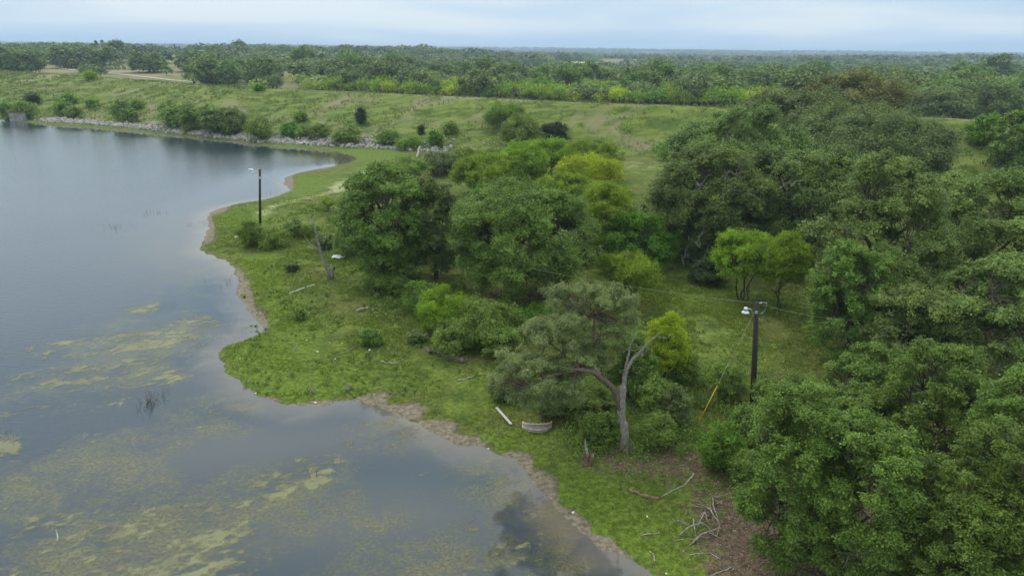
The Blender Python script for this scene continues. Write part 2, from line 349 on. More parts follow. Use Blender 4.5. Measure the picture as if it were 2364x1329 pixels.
# dam slope: tall rough grass with grey seed heads and bare patches
mp = N.new('ShaderNodeMapping'); mp.inputs['Scale'].default_value = (.10, .28, .5); mp.inputs['Rotation'].default_value = (0, 0, R(28)); L.new(P, mp.inputs[0])
ns = noise(N, L, 1, 6, mp.outputs[0], .68, .5); ns2 = noise(N, L, .06, 5, P, .6, .8)
dg = mixc(N, L, ramp(N, L, ns, .38, .62), (.060, .094, .014), (.145, .178, .034))
dg = mixc(N, L, ramp(N, L, ns2, .50, .66), dg, (.190, .172, .092))
dg = mixc(N, L, math_(N, L, 'MULTIPLY', ramp(N, L, noise(N, L, .9, 5, P, .7), .56, .74), .75), dg, (.035, .052, .015))
near = mixc(N, L, attr(N, 'dam'), near, dg)
nF = noise(N, L, .012, 6, P, .6, .5); nF2 = noise(N, L, .05, 5, P, .65)
fg = mixc(N, L, ramp(N, L, nF, .38, .62), (.120, .145, .045), (.235, .185, .100))
fg = mixc(N, L, math_(N, L, 'MULTIPLY', ramp(N, L, nF2, .45, .7), .6), fg, (.085, .110, .040))
fg = mixc(N, L, ramp(N, L, attr(N, 'pale'), .2, .8), fg, (.42, .42, .24))
fg = mixc(N, L, ramp(N, L, attr(N, 'dist'), 3.05, 3.5), fg, mixc(N, L, ramp(N, L, noise(N, L, .0023, 4, P), .56, .68), (.05, .075, .03), (.30, .27, .17)))
near = mixc(N, L, attr(N, 'far'), near, fg)
p = N.new('ShaderNodeBsdfPrincipled'); L.new(near, p.inputs['Base Color']); p.inputs['Roughness'].default_value = .95; p.inputs['Specular IOR Level'].default_value = .15
bp = N.new('ShaderNodeBump'); bp.inputs['Strength'].default_value = .7; bp.inputs['Distance'].default_value = .18
L.new(math_(N, L, 'ADD', nf, math_(N, L, 'MULTIPLY', nv, .35)), bp.inputs['Height']); L.new(bp.outputs[0], p.inputs['Normal'])
o = N.new('ShaderNodeOutputMaterial'); L.new(p.outputs[0], o.inputs[0])
tag(link('ground', me), kind='structure')

# ------------------------------------------------------------------ water
D, A = polar(9, 700, .012, -48, 48, .4, True)
X = (D[:, None] * np.sin(A)[None]).ravel(); Y = (D[:, None] * np.cos(A)[None]).ravel(); nd, na = len(D), len(A)
X = np.append(X, 0.); Y = np.append(Y, 0.)
s = sdist(X, Y); g = ground(X, Y)
i = np.arange(nd - 1)[:, None] * na; j = np.arange(na)[None]; j1 = (j + 1) % na
Q = np.stack([i + j, i + j1, i + na + j1, i + na + j], -1).reshape(-1, 4)
Q = Q[(s[Q] < 2.5).any(1)]
WEED = [(330, 790, 200, 90, .8), (250, 860, 260, 60, .7), (430, 680, 90, 90, .6), (330, 560, 90, 60, .35), (200, 1090, 250, 90, .9), (500, 960, 150, 60, .7), (600, 1180, 330, 110, .8), (300, 1250, 330, 120, .9),
        (930, 1000, 150, 50, .7), (1150, 1120, 120, 90, .8), (1000, 1290, 300, 90, .8), (860, 1240, 150, 100, .7), (1280, 1200, 90, 90, .8), (1300, 1290, 100, 60, .9), (740, 365, 90, 12, 1.1), (740,355,110,10,.9)]
wd = blobs(WEED, X, Y); cloudy = np.clip(blobs([(900, 1180, 330, 120, 1), (700, 1010, 300, 60, .8), (1000, 1080, 200, 60, .8), (1100, 1200, 120, 120, .6)], X, Y), 0, 1)
used = np.unique(Q); rm = np.full(len(X), -1); rm[used] = np.arange(len(used)); Q = rm[Q]; X, Y, s, wd, cloudy = X[used], Y[used], s[used], wd[used], cloudy[used]
me = mesh('water', np.stack([X, Y, 0 * X], 1), Q, None, dict(sd=s, weed=wd, cloudy=cloudy, calm=np.clip(blobs([(600, 700, 250, 250, 1), (800, 1000, 500, 150, 1), (560, 450, 100, 60, .7), (900, 1250, 700, 150, 1), (300, 1200, 400, 200, .9)], X, Y), 0, 1)), True)
m, N, L = newmat('lake_water'); me.materials[0] = m
geo = N.new('ShaderNodeNewGeometry'); P = geo.outputs['Position']
n1_ = noise(N, L, .35, 5, P, .6, .6); n2_ = noise(N, L, 2.4, 5, P, .65, .8)
c = mixc(N, L, ramp(N, L, noise(N, L, .03, 3, P), .35, .65), (.022, .033, .048), (.034, .045, .058))
c = mixc(N, L, math_(N, L, 'MULTIPLY', attr(N, 'cloudy'), .5), c, (.075, .084, .090))
wf = math_(N, L, 'MULTIPLY_ADD', attr(N, 'weed'), .9, math_(N, L, 'ADD', math_(N, L, 'MULTIPLY_ADD', n1_, 1.5, -1.1), math_(N, L, 'MULTIPLY_ADD', n2_, .9, -.45)))
c = mixc(N, L, math_(N, L, 'MULTIPLY', ramp(N, L, wf, -.05, .7), .92), c, mixc(N, L, ramp(N, L, noise(N, L, 5, 4, P, .75), .35, .65), (.050, .044, .026), (.125, .120, .050)))
shal = ramp(N, L, math_(N, L, 'ADD', attr(N, 'sd'), math_(N, L, 'MULTIPLY_ADD', n1_, 3.0, -1.5)), -3.2, .2)
c = mixc(N, L, math_(N, L, 'MULTIPLY', shal, .5), c, (.19, .155, .125))
p = N.new('ShaderNodeBsdfPrincipled'); L.new(c, p.inputs['Base Color']); p.inputs['IOR'].default_value = 1.40; p.inputs['Roughness'].default_value = .03
mp = N.new('ShaderNodeMapping'); mp.inputs['Scale'].default_value = (.45, 1.6, 1); mp.inputs['Rotation'].default_value = (0, 0, R(14)); L.new(P, mp.inputs[0])
rp = noise(N, L, 2.2, 3, mp.outputs[0], .6, .3)
wind = math_(N, L, 'MULTIPLY', math_(N, L, 'SUBTRACT', 1.06, attr(N, 'calm')), ramp(N, L, attr(N, 'sd'), 0, -14))
bp = N.new('ShaderNodeBump'); bp.inputs['Distance'].default_value = .06; L.new(math_(N, L, 'MULTIPLY_ADD', wind, .5, .012), bp.inputs['Strength'])
L.new(rp, bp.inputs['Height']); L.new(bp.outputs[0], p.inputs['Normal'])
o = N.new('ShaderNodeOutputMaterial'); L.new(p.outputs[0], o.inputs[0])
tag(link('water', me), kind='structure')

# floating algae: a thin broken sheet on the water
ALG = [(330, 790, 110, 45, 1.0), (400, 770, 90, 25, 1.0), (440, 745, 60, 22, 1), (300, 850, 150, 40, 1), (220, 870, 110, 30, .9), (60, 880, 90, 30, .75), (340, 713, 45, 14, .85), (380, 870, 50, 20, .9), (150, 800, 120, 40, .55),
       (25, 955, 60, 7, 1.1), (15, 1025, 32, 32, 1.3), (60, 1080, 110, 40, .6), (180, 1050, 80, 40, .55), (500, 975, 100, 45, .5), (230, 930, 100, 18, .5),
       (90, 1230, 130, 60, .85), (180, 1200, 90, 50, .8), (300, 1230, 170, 60, .8), (420, 1270, 200, 50, .85), (560, 1180, 170, 50, .75), (680, 1110, 110, 45, .95), (740, 1090, 60, 30, .9), (640, 1160, 140, 45, .85), (500, 1310, 120, 40, .8), (60, 1310, 120, 40, .9), (340, 1165, 90, 18, .7), (300,1300,200,40,.8),
       (895, 985, 40, 18, .9), (925, 1005, 45, 25, 1.1), (860, 1000, 110, 30, .5), (1010, 1060, 90, 30, .45), (1150, 1090, 60, 50, .6), (1190, 1150, 60, 50, .65), (1230, 1240, 70, 50, .8), (1180, 1290, 80, 50, .85), (1260, 1300, 60, 40, .8), (1130, 1220, 80, 60, .5), (20, 1130, 50, 70, .6)]
D, A = polar(20, 130, .0042, -45, 10, .17, False)
X = D[:, None] * np.sin(A)[None]; Y = D[:, None] * np.cos(A)[None]
fld = blobs(ALG, X, Y)
ux = X * .93 + Y * .36; uy = -X * .36 + Y * .93
nn = .30 * fbm(ux / 3.6, uy / 1.6, 3, 21) + .34 * fbm(ux / .8, uy / .45, 4, 22) + .36 * fbm(ux / .34, uy / .2, 3, 23)
nn = (nn - nn.mean()) / nn.std(); fv = (nn - (1.95 - 2.7 * fld)) * .1 - .5 * (fld < .12)
na = len(A); i = np.arange(len(D) - 1)[:, None] * na; j = np.arange(na - 1)[None]
Q = np.stack([i + j, i + j + 1, i + na + j + 1, i + na + j], -1).reshape(-1, 4)
X, Y, fv, sd2 = X.ravel(), Y.ravel(), fv.ravel(), None
Q = Q[(fv[Q] > -.1).any(1)]; used = np.unique(Q); rm = np.full(len(X), -1); rm[used] = np.arange(len(used)); Q = rm[Q]; X, Y, fv = X[used], Y[used], fv[used]
keep = sdist(X, Y); Q = Q[(keep[Q] < -.4).all(1)]
me = mesh('floating_algae', np.stack([X, Y, .012 + 0 * X], 1), Q, None, dict(f=fv), False)
m, N, L = newmat('algae'); me.materials[0] = m
geo = N.new('ShaderNodeNewGeometry'); P = geo.outputs['Position']
a1 = noise(N, L, 9, 4, P, .7); a2 = noise(N, L, .35, 3, P)
thr = ramp(N, L, math_(N, L, 'ADD', attr(N, 'f'), math_(N, L, 'MULTIPLY_ADD', a1, .5, -.26)), -.07, .13)
c = mixc(N, L, ramp(N, L, a2, .35, .65), (.115, .112, .045), (.205, .212, .080)); c = mixc(N, L, ramp(N, L, a1, .4, .7), mixc(N, L, .45, c, (.10, .095, .045)), c)
p = N.new('ShaderNodeBsdfPrincipled'); L.new(c, p.inputs['Base Color']); p.inputs['Roughness'].default_value = .6
tr = N.new('ShaderNodeBsdfTransparent'); mxs = N.new('ShaderNodeMixShader')
L.new(math_(N, L, 'MULTIPLY', thr, math_(N, L, 'MULTIPLY_ADD', ramp(N, L, attr(N, 'f'), -.05, .2), .35, .42)), mxs.inputs[0])
L.new(tr.outputs[0], mxs.inputs[1]); L.new(p.outputs[0], mxs.inputs[2]); o = N.new('ShaderNodeOutputMaterial'); L.new(mxs.outputs[0], o.inputs[0])
tag(link('floating_algae', me), 'yellow green algae floating in broken mats on the lake', 'algae', kind='stuff')

# ------------------------------------------------------------------ foliage
def unit(v): return v / (np.linalg.norm(v, axis=-1, keepdims=True) + 1e-9)
def leaves(rng, pos, nrm, size, asp=.6, droop=0., tint=None, jit=.35):
    n = len(pos); r = rng.normal(size=(n, 3)); a = unit(np.cross(nrm, r))
    if droop: a = unit(a * (1 - droop) + np.array([0, 0, -1.]) * droop + rng.normal(size=(n, 3)) * .25)
    b = unit(np.cross(nrm, a)); ln = size * (1 + jit * rng.normal(size=(n, 1))).clip(.4, 1.8)
    V = np.stack([pos - a * ln * .5, pos + b * ln * asp * .5, pos + a * ln * .5, pos - b * ln * asp * .5], 1).reshape(-1, 3)
    Q = np.arange(4 * n).reshape(-1, 4); return V, Q, np.repeat(tint, 4)
STY = {  # material, puff ratio, asp, droop, coverage, trunk kind, leaf scale, dense
    'oak': ('oak', .18, .62, 0, 2.7, 'oak', 1), 'oakg': ('oakg', .18, .62, 0, 2.7, 'oak', 1), 'oaky': ('oaky', .17, .62, 0, 2.7, 'oak', 1), 'olive': ('olive', .18, .55, 0, 2.0, 'oak', 1),
    'brown': ('brown', .24, .55, 0, 1.9, 'oak', 1), 'grey': ('grey', .26, .5, .1, 1.4, 'oak', .9),
    'mesq': ('mesq', .24, .34, .45, 2.0, 'multi', 1.25), 'mesqy': ('mesqy', .26, .34, .5, 1.8, 'multi', 1.25), 'shrub': ('shrub', .25, .6, 0, 1.4, 'multi', 1),
    'bright': ('bright', .24, .6, .15, 1.9, 'multi', 1.1), 'willow': ('willow', .26, .28, .25, 1.6, 'multi', 1.4), 'dark': ('dark', .25, .4, 0, 2.4, 'multi', 1)}
def curve(a, b, rng, n=6, wob=.08, sag=0.):
    a = np.array(a, float); b = np.array(b, float); t = np.linspace(0, 1, n)[:, None]; l = np.linalg.norm(b - a)
    P = a + (b - a) * t; P[1:-1] += rng.normal(size=(n - 2, 3)) * l * wob
    P[:, 2] += (np.sin(t[:, 0] * np.pi) * l * sag); return P
def crown_puffs(rng, a, b, hc, pr, npf=None, lobes=5, low=-.85, ad=None, irr=False):
    area = 4 * math.pi * ((a * a + 2 * a * b) / 3); r0 = pr * a
    n = npf or int(np.clip(1.25 * area / (math.pi * r0 * r0), 10, 170))
    d = unit(rng.normal(size=(n * 4, 3))); d = d[d[:, 2] > low][:n]
    lb = unit(rng.normal(size=(lobes, 3)) * np.array([1, 1, .6])); lob = np.max(d @ lb.T, axis=1)
    rho = ((.48 if irr else .74) + (.55 if irr else .30) * ss(.1, .95, lob)) * rng.uniform(.86, 1.05, len(d))
    k = rng.rand(len(d)) < .16; rho = np.where(k, rho * .6, rho)
    c = d * rho[:, None] * np.array([a - r0 * .6, (ad or a) - r0 * .6, b - min(r0, b) * .45]); c[:, 2] += hc
    return c, r0 * rng.uniform(.5, 1.5, len(d)), d
def foliage(rng, c, r, t, asp, droop, cover, ls, hc, flat=.66, lmin=.10, wild=.1):
    L_ = max(lmin * .88, 1.5 * t / 717) * ls
    V = []; 
    npuff = len(c); ar = 4 * np.pi * r ** 2 * .55
    cnt = np.maximum((cover * ar / (asp * .5 * L_ * L_) * .42).astype(int), 10)
    nsp = np.clip((ar / (3.0 * L_) ** 2 * 2.0).astype(int), 4, 40)
    pos = []; nrm = []; tin = []
    ctr = np.array([0, 0, hc * .8])
    for i in range(npuff):
        outw = unit(c[i] - ctr); k = nsp[i]
        sd = unit(rng.normal(size=(k, 3)) + outw * .75 + np.array([0, 0, .8]))
        sp = c[i] + sd * (r[i] * np.where(rng.rand(k, 1) < wild, rng.uniform(1.1, 1.45 + wild, (k, 1)), rng.uniform(.5, 1.05, (k, 1)))) * np.array([1, 1, flat])
        st = rng.uniform(0, 1, k) * .55 + rng.rand() * .3
        ix = rng.randint(0, k, cnt[i]); sr = max(r[i] * .17, L_ * .85)
        off = rng.normal(size=(cnt[i], 3)) * sr * np.array([1, 1, .8])
        pos.append(sp[ix] + off); nrm.append(unit(sd[ix] * .7 + np.array([0, 0, .55]) + rng.normal(size=(cnt[i], 3)) * .55)); tin.append(st[ix] * .95 + rng.uniform(-.04, .16, cnt[i]))
    pos = np.vstack(pos); nrm = np.vstack(nrm); tin = np.clip(np.concatenate(tin), 0, 1)
    pos[:, 2] = np.maximum(pos[:, 2], .05)
    return leaves(rng, pos, nrm, L_, asp, droop, tin)
def trunk_mesh(mb, rng, kind, c, a, b, hc, g, t):
    px = t / 717
    if kind == 'oak':
        r = max(.06 * a + .03, .05); hf = max(g * .8, .18 * (hc + b)); f = np.array([rng.normal() * .05 * a, rng.normal() * .05 * a, hf])
        mb.tube([(0, 0, -.3), (r * .1, 0, .12 * hf), tuple(f * .5), tuple(f)], [r * 1.5, r * 1.15, r, r * .92], 8)
        nl = 6; ends = []
        th0 = rng.rand() * 6.28
        for q in range(nl):
            th = th0 + q * 6.283 / nl + rng.normal() * .25; e_ = np.array([math.cos(th) * a * .55, math.sin(th) * a * .55, hc + b * rng.uniform(-.1, .45)])
            P = curve(f, e_, rng, 6, .07, .05); mb.tube(P, np.linspace(r * .6, r * .2, 6), 6, False); ends.append(P)
        E_ = np.vstack([p[2:] for p in ends])
        for q in range(len(c)):
            d = np.linalg.norm(E_ - c[q], axis=1); s_ = E_[d.argmin()]
            P = curve(s_, c[q] + (c[q] - s_) * .15, rng, 4, .08, .03); mb.tube(P, np.linspace(max(r * .17, px * .25), max(.012, px * .1), 4), 4, False)
    else:
        ns = rng.randint(2, 5); r = max(.026 * a + .02, px * .35, .02); k = 0; st = []
        for q in range(ns):
            th = rng.rand() * 6.28; e_ = np.array([math.cos(th) * a * .4, math.sin(th) * a * .4, hc * rng.uniform(.85, 1.1)])
            P = curve((math.cos(th) * r, math.sin(th) * r, -.2), e_, rng, 6, .06, -.03); mb.tube(P, np.linspace(r, r * .45, 6), 6, False); st.append(P)
        E_ = np.vstack([p[2:] for p in st])
        sel = range(len(c)) if len(c) < 60 else rng.choice(len(c), 60, False)
        for q in sel:
            d = np.linalg.norm((E_ - c[q]) * np.array([1, 1, .6]), axis=1); s_ = E_[d.argmin()]
            P = curve(s_, c[q], rng, 4, .07, 0); mb.tube(P, np.linspace(r * .4, max(.01, r * .14), 4), 4, False)
SEED = [100]
def solve(x0, x1, y0, y1, gap, D=None):
    px, py = (x0 + x1) / 2, (y0 + y1) / 2; d = ray(px, py); hw = (x1 - x0) / 2 / F; hh = (y1 - y0) / 2 / F
    dl = np.linalg.norm(d); s_ = -d[2] / dl; c_ = math.sqrt(max(1 - s_ * s_, 1e-6))
    def ab(t):
        a = hw * t; e = hh * t * dl; b = np.sqrt(np.maximum(e * e - (a * s_) ** 2, (.38 * a) ** 2)) / c_; return a, b
    if D:
        t = D / math.hypot(d[0], d[1]); T2_ = np.linspace(t * .8, t * 1.5, 500); P = d[None] * T2_[:, None]; a, b = ab(T2_); g = ground(P[:, 0], P[:, 1])
        mm = np.nonzero((P[:, 2] + CH <= g + gap + b * .95) & (-pline(CREST, P[:, 0], P[:, 1]) > 18))[0]
        if len(mm): t = T2_[mm[0]]
    else:
        P = d[None] * TS[:, None]; a, b = ab(TS); g = ground(P[:, 0], P[:, 1]); mm = np.nonzero(P[:, 2] + CH <= g + gap + b * .95)[0]
        if not len(mm): t = TS[-1]
        else: t = TS[mm[0]]
    a, b = ab(t); P = d * t; z = gz(P[0], P[1]); return P[0], P[1], z, float(a), float(b), max(P[2] + CH - z, float(b) * .8), t * dl
def tree(name, cat, sty, box, gap, label, group=None, D=None, pr=None, cover=1., lean=(0, 0), lmin=.10, trunk='bark', depth=1.0):
    SEED[0] += 1; rng = np.random.RandomState(SEED[0]); mt, p_, asp, dr, cv, tk, ls = STY[sty]
    x, y, z, a, b, hc, t = solve(*box, gap, D)
    c, r, _ = crown_puffs(rng, a, b, hc, pr or p_, ad=a * depth, irr=cat == 'shrub', low=-.98 if cat == 'shrub' else -.85)
    c[:, 2] = np.maximum(c[:, 2], r * .45 + .1)
    V, Q, tn = foliage(rng, c, r, t, asp, dr, cv * cover, ls, hc, lmin=lmin, wild=.26 if cat == 'shrub' else .11)
    root = empty(name, (x, y, z)); tag(root, label, cat, group)
    link('crown', mesh(name + '_crown', V, Q, M[mt], dict(tint=tn)), root)
    mb = MB(); trunk_mesh(mb, rng, tk, c, a, b, hc, gap, t); mb.build('trunk', M[trunk], root)
    return root, (x, y, z, a, b, hc, t)

TREES = [
 ('oak_tree','tree','oakg',(783,1000,378,655),.6,'big rounded oak at the left end of the tree row, above the leaning grey snag'),
 ('oak_tree','tree','oak',(930,1078,408,640),.6,'paler open oak leaning behind the leftmost big oak, a gap of grass under it'),
 ('oak_tree','tree','oakg',(1055,1374,402,702),.4,'large round oak in the middle of the photo, dark hollow under its front edge'),
 ('mesquite_tree','tree','mesq',(1335,1468,425,590),1.6,'light green mesquite with a dark leaning trunk, right of the large middle oak'),
 ('elm_tree','tree','bright',(1395,1535,482,625),.3,'vivid green young elm with level sprays, beside the dark trunked mesquite'),
 ('oak_tree','tree','oak',(1498,1760,340,600),.3,'wide dark oak with bare pale branches hanging down its left face'),
 ('oak_tree','tree','oak',(1560,1860,262,470),.6,'oak rising behind the wide dark oak, bare twigs standing out of its left top'),
 ('oak_tree','tree','oak',(1720,1985,330,590),.5,'dark oak with a black hollow at its foot, behind the pair of mesquites'),
 ('oak_tree','tree','olive',(1830,2195,255,440),.6,'broad grey green oak reaching furthest right of the dark clump, before the dam'),
 ('oak_tree','tree','olive',(1700,1990,215,350),.6,'olive oak with its crown against the mesquite belt, left of the russet oak'),
 ('oak_tree','tree','brown',(1870,2095,178,285),.6,'russet tinged oak top rising behind the dark clump of oaks'),
 ('oak_tree','tree','oaky',(1905,2215,372,770),.6,'tall sage green oak on the right edge of the clearing'),
 ('oak_tree','tree','oaky',(2130,2440,398,720),.6,'sage green oak touching the right edge of the photo, dark limbs showing in it'),
 ('oak_tree','tree','oakg',(1878,2060,560,830),.2,'lower dark green oak at the foot of the tall sage oak, facing the clearing'),
 ('oak_tree','tree','oaky',(1995,2260,640,862),.6,'yellowish green oak in front of the tall sage oak, level with the near lamp'),
 ('oak_tree','tree','oaky',(2150,2430,578,880),.6,'yellowish green oak at the right edge, rounder and higher than its neighbour'),
 ('oak_tree','tree','oakg',(1702,1960,930,1290),.3,'dark green oak beside the leaf litter, nearest the water on the right'),
 ('oak_tree','tree','oakg',(1850,2120,985,1345),.4,'dense green oak low in the photo, between the litter side oak and the corner oak'),
 ('oak_tree','tree','oakg',(2080,2335,1115,1420),.6,'bright topped oak in the lower right corner'),
 ('oak_tree','tree','oakg',(1905,2120,815,1010),.4,'green oak with lighter vine leaves on its left, behind the near row'),
 ('oak_tree','tree','oakg',(2050,2290,810,1110),.6,'tall green oak in the lower right, a black gap on its right side'),
 ('oak_tree','tree','oakg',(2250,2470,850,1240),.6,'shaded oak cut by the right edge, beyond the black gap'),
 ('oak_tree','tree','oakg',(1860,2060,890,1060),.3,'small round topped oak above the dense low oak'),
 ('oak_tree','tree','oakg',(1745,1900,868,1000),.2,'bushy young oak right of the foot of the near pole'),
 ('oak_tree','tree','oakg',(2150,2460,1010,1420),.4,'dark oak filling the shade at the right edge near the bottom corner'),
 ('mesquite_tree','tree','mesq',(1385,1520,588,668),1.9,'flat topped mesquite with thin bare stems, behind the grey forked tree'),
 ('mesquite_tree','tree','mesqy',(1495,1590,728,870),.9,'yellow mesquite right of the grey forked tree'),
 ('mesquite_tree','tree','mesq',(1648,1795,536,655),1.9,'left tree of the mesquite pair standing behind the near lamp'),
 ('mesquite_tree','tree','mesq',(1762,1865,538,668),2.2,'right tree of the mesquite pair, dark trunk leaning left in the clearing'),
 ('mesquite_tree','tree','mesq',(1040,1185,362,445),.9,'round mesquite at the left end of the bright thicket'),
 ('mesquite_tree','tree','mesq',(1130,1260,332,425),.9,'bright mesquite second from the left in the thicket'),
 ('mesquite_tree','tree','mesq',(1195,1330,322,400),.9,'bright mesquite at the top of the thicket, left of the dark juniper'),
 ('mesquite_tree','tree','mesq',(1300,1425,322,405),.9,'pale green mesquite at the top right of the thicket'),
 ('mesquite_tree','tree','mesqy',(1290,1440,362,440),.7,'yellowest mesquite at the right end of the thicket'),
 ('mesquite_tree','tree','mesq',(1240,1380,405,480),.6,'mesquite in the middle of the thicket, behind the large middle oak'),
 ('mesquite_tree','tree','bright',(1090,1180,425,475),.3,'small round green mesquite between the two big oaks'),
 ('mesquite_tree','tree','mesq',(1345,1430,425,510),.5,'slim mesquite filling the right side of the thicket'),
 ('shrub','shrub','willow',(880,985,368,420),.1,'olive shrub peeping over the leftmost big oak, on the pale grass'),
 ('shrub','shrub','olive',(980,1075,350,405),.1,'olive shrub just in front of the end of the rock line'),
 ('shrub','shrub','willow',(1035,1110,345,385),.1,'small yellowish shrub between the rock line and the bright thicket'),
 ('shrub','shrub','shrub',(1110,1180,345,380),.1,'grey green shrub under the leaning willow on the dam foot'),
 ('shrub','shrub','olive',(1435,1530,470,560),.1,'dull green bush behind the vivid elm'),
 ('shrub','shrub','bright',(1495,1560,530,620),.1,'green bush between the elm and the wide dark oak'),
 ('shrub','shrub','olive',(1560,1700,500,612),.1,'grey green undergrowth bush below the hanging pale branches'),
 ('shrub','shrub','dark',(1600,1692,602,655),.05,'very dark low bush in the clearing, left of the mesquite pair'),
 ('shrub','shrub','oakg',(1780,1880,520,620),.1,'dark leafy bush behind the right mesquite of the pair'),
 ('shrub','shrub','mesq',(955,1080,660,765),.2,'yellow green bush heading the central shrub patch'),
 ('shrub','shrub','shrub',(1060,1200,682,800),.1,'large green bush on the right of the central shrub patch'),
 ('shrub','shrub','shrub',(995,1100,735,815),.1,'leafy bush at the front of the central shrub patch, over the cracked log'),
 ('shrub','shrub','bright',(1185,1320,698,760),.1,'low bright bush in front of the hollow under the middle oak'),
 ('shrub','shrub','shrub',(930,1015,648,725),.1,'loose bush at the left of the central shrub patch'),
 ('shrub','shrub','shrub',(1110,1200,745,825),.1,'bush between the central patch and the grey tree crown'),
 ('shrub','shrub','bright',(830,892,580,645),.1,'small bright shrub at the left foot of the leftmost oak'),
 ('shrub','shrub','bright',(880,948,572,640),.1,'bright shrub in front of the leftmost oak trunk'),
 ('shrub','shrub','shrub',(838,915,618,680),.05,'brownish stemmed shrub below the two bright ones, by the grass'),
 ('shrub','shrub','shrub',(890,948,632,682),.05,'thin shrub right of the brownish stemmed one'),
 ('shrub','shrub','willow',(548,612,505,570),.05,'tall wispy willow bush hiding the foot of the far pole'),
 ('shrub','shrub','willow',(598,666,530,573),.05,'lower olive bush joined to the wispy willow bush'),
 ('shrub','shrub','shrub',(656,700,503,545),.1,'light bush on the grass between the far pole and the snag'),
 ('shrub','shrub','willow',(690,738,518,548),.05,'small bush just left of the top of the snag'),
 ('shrub','shrub','olive',(725,775,540,575),.05,'grey low bush behind the snag'),
 ('sapling','sapling','mesq',(738,770,460,478),.7,'tiny mesquite sapling alone on the pale grass'),
 ('shrub','shrub','shrub',(770,835,520,590),.05,'bush in the shade at the left foot of the leftmost oak'),
 ('shrub','shrub','oakg',(832,880,757,798),.02,'round dark bush alone on the lower grass'),
 ('shrub','shrub','dark',(665,688,612,628),.02,'tiny dark tussock bush left of the snag'),
 ('shrub','shrub','olive',(940,985,760,790),.02,'small grey bush left of the cracked log'),
 ('shrub','shrub','shrub',(680,705,710,738),.02,'tiny bush on the grass near the shore notch'),
 ('shrub','shrub','oakg',(1400,1510,770,920),.1,'dark leafy vine bush behind the fork of the grey tree'),
 ('shrub','shrub','shrub',(1480,1570,870,975),.05,'undergrowth bush right of the grey trunk'),
 ('shrub','shrub','olive',(1530,1598,890,990),.05,'twiggy grey green bush left of the guy wire guard'),
 ('shrub','shrub','oakg',(1300,1425,885,985),.05,'green undergrowth left of the grey trunk'),
 ('shrub','shrub','olive',(1235,1330,895,965),.05,'bush behind the corrugated metal piece'),
 ('shrub','shrub','oakg',(1345,1425,945,1030),.05,'bush between the corrugated piece and the grey trunk'),
 ('shrub','shrub','shrub',(1640,1725,835,930),.05,'bush crossed by the guy wire above its yellow guard'),
 ('shrub','shrub','bright',(1622,1722,985,1090),.05,'bright leafed bush at the end of the yellow guard'),
 ('shrub','shrub','oakg',(1690,1790,935,1050),.05,'bush in front of the near pole foot'),
 ('shrub','shrub','shrub',(1530,1610,800,880),.05,'thin bush below the yellow mesquite'),
 ('shrub','shrub','shrub',(1465,1560,960,1035),.02,'low straggling bush at the foot of the grey trunk'),
 ('shrub','shrub','oakg',(1690,1770,1040,1130),.05,'bush at the left edge of the litter side oak'),
 ('shrub','shrub','olive',(1130,1210,860,930),.02,'drooping grey bush left under the grey tree crown'),
 # dam slope
 ('shrub','shrub','shrub',(372,452,240,292),.05,'left end bush of the long hedge clump over the rocks'),
 ('shrub','shrub','shrub',(412,478,242,302),.05,'second bush of the long hedge clump over the rocks'),
 ('shrub','shrub','oaky',(455,525,248,308),.05,'middle bush of the long hedge clump over the rocks'),
 ('shrub','shrub','oaky',(500,572,246,310),.05,'tallest right hand bush of the long hedge clump over the rocks'),
 ('shrub','shrub','willow',(568,624,278,325),.05,'yellow green bush at the right end of the hedge clump'),
 ('shrub','shrub','bright',(648,685,283,316),.05,'bright bush, first along the rocks right of the yellow one'),
 ('shrub','shrub','shrub',(688,728,288,318),.05,'second bush along the rocks right of the yellow one'),
 ('shrub','shrub','shrub',(718,765,286,322),.05,'third bush along the rocks right of the yellow one'),
 ('shrub','shrub','shrub',(768,835,293,332),.05,'broad bush along the middle of the dry rock line'),
 ('shrub','shrub','oakg',(866,920,300,336),.05,'dark round bush along the dry rock line'),
 ('shrub','shrub','willow',(918,985,318,346),.05,'dull bush near the right end of the rock line'),
 ('shrub','shrub','bright',(988,1022,300,340),.05,'upright green bush above the end of the rock line'),
 ('shrub','shrub','shrub',(1020,1056,283,310),.05,'round bush on the slope above the end of the rock line'),
 ('juniper','shrub','dark',(822,844,250,286),.05,'dark juniper alone on the middle of the dam slope'),
 ('juniper','shrub','dark',(966,978,288,310),.05,'tiny dark juniper above the dry rock line'),
 ('juniper','shrub','dark',(1245,1312,278,326),.1,'black green juniper right of the leaning willows'),
 ('willow_tree','tree','willow',(1118,1205,238,292),.3,'upper willow with a dark split limb on the dam slope'),
 ('willow_tree','tree','willow',(1158,1255,266,345),.6,'lower willow with dark leaning limbs at the dam foot'),
 ('shrub','shrub','bright',(1520,1566,325,372),.05,'bright green bush at the left edge of the wide dark oak, before the dam'),
 ('shrub','shrub','shrub',(676,706,258,282),.05,'round bush half way up the slope above the bright bush'),
 ('shrub','shrub','shrub',(368,406,234,260),.05,'small bush on the slope above the hedge clump'),
 ('shrub','shrub','willow',(36,84,240,272),.05,'yellow green bush behind the concrete box'),
 ('shrub','shrub','dark',(62,88,220,240),.05,'dark bush above the yellow bush by the concrete box'),
 ('shrub','shrub','shrub',(0,36,238,272),.05,'green bush at the left edge beside the concrete box'),
 ('shrub','shrub','bright',(138,172,220,240),.05,'small bright bush high on the slope near the left'),
 ('shrub','shrub','shrub',(128,166,240,268),.05,'yellowish bush over the left rocks'),
 ('shrub','shrub','shrub',(155,188,248,273),.05,'dark small bush over the left rocks'),
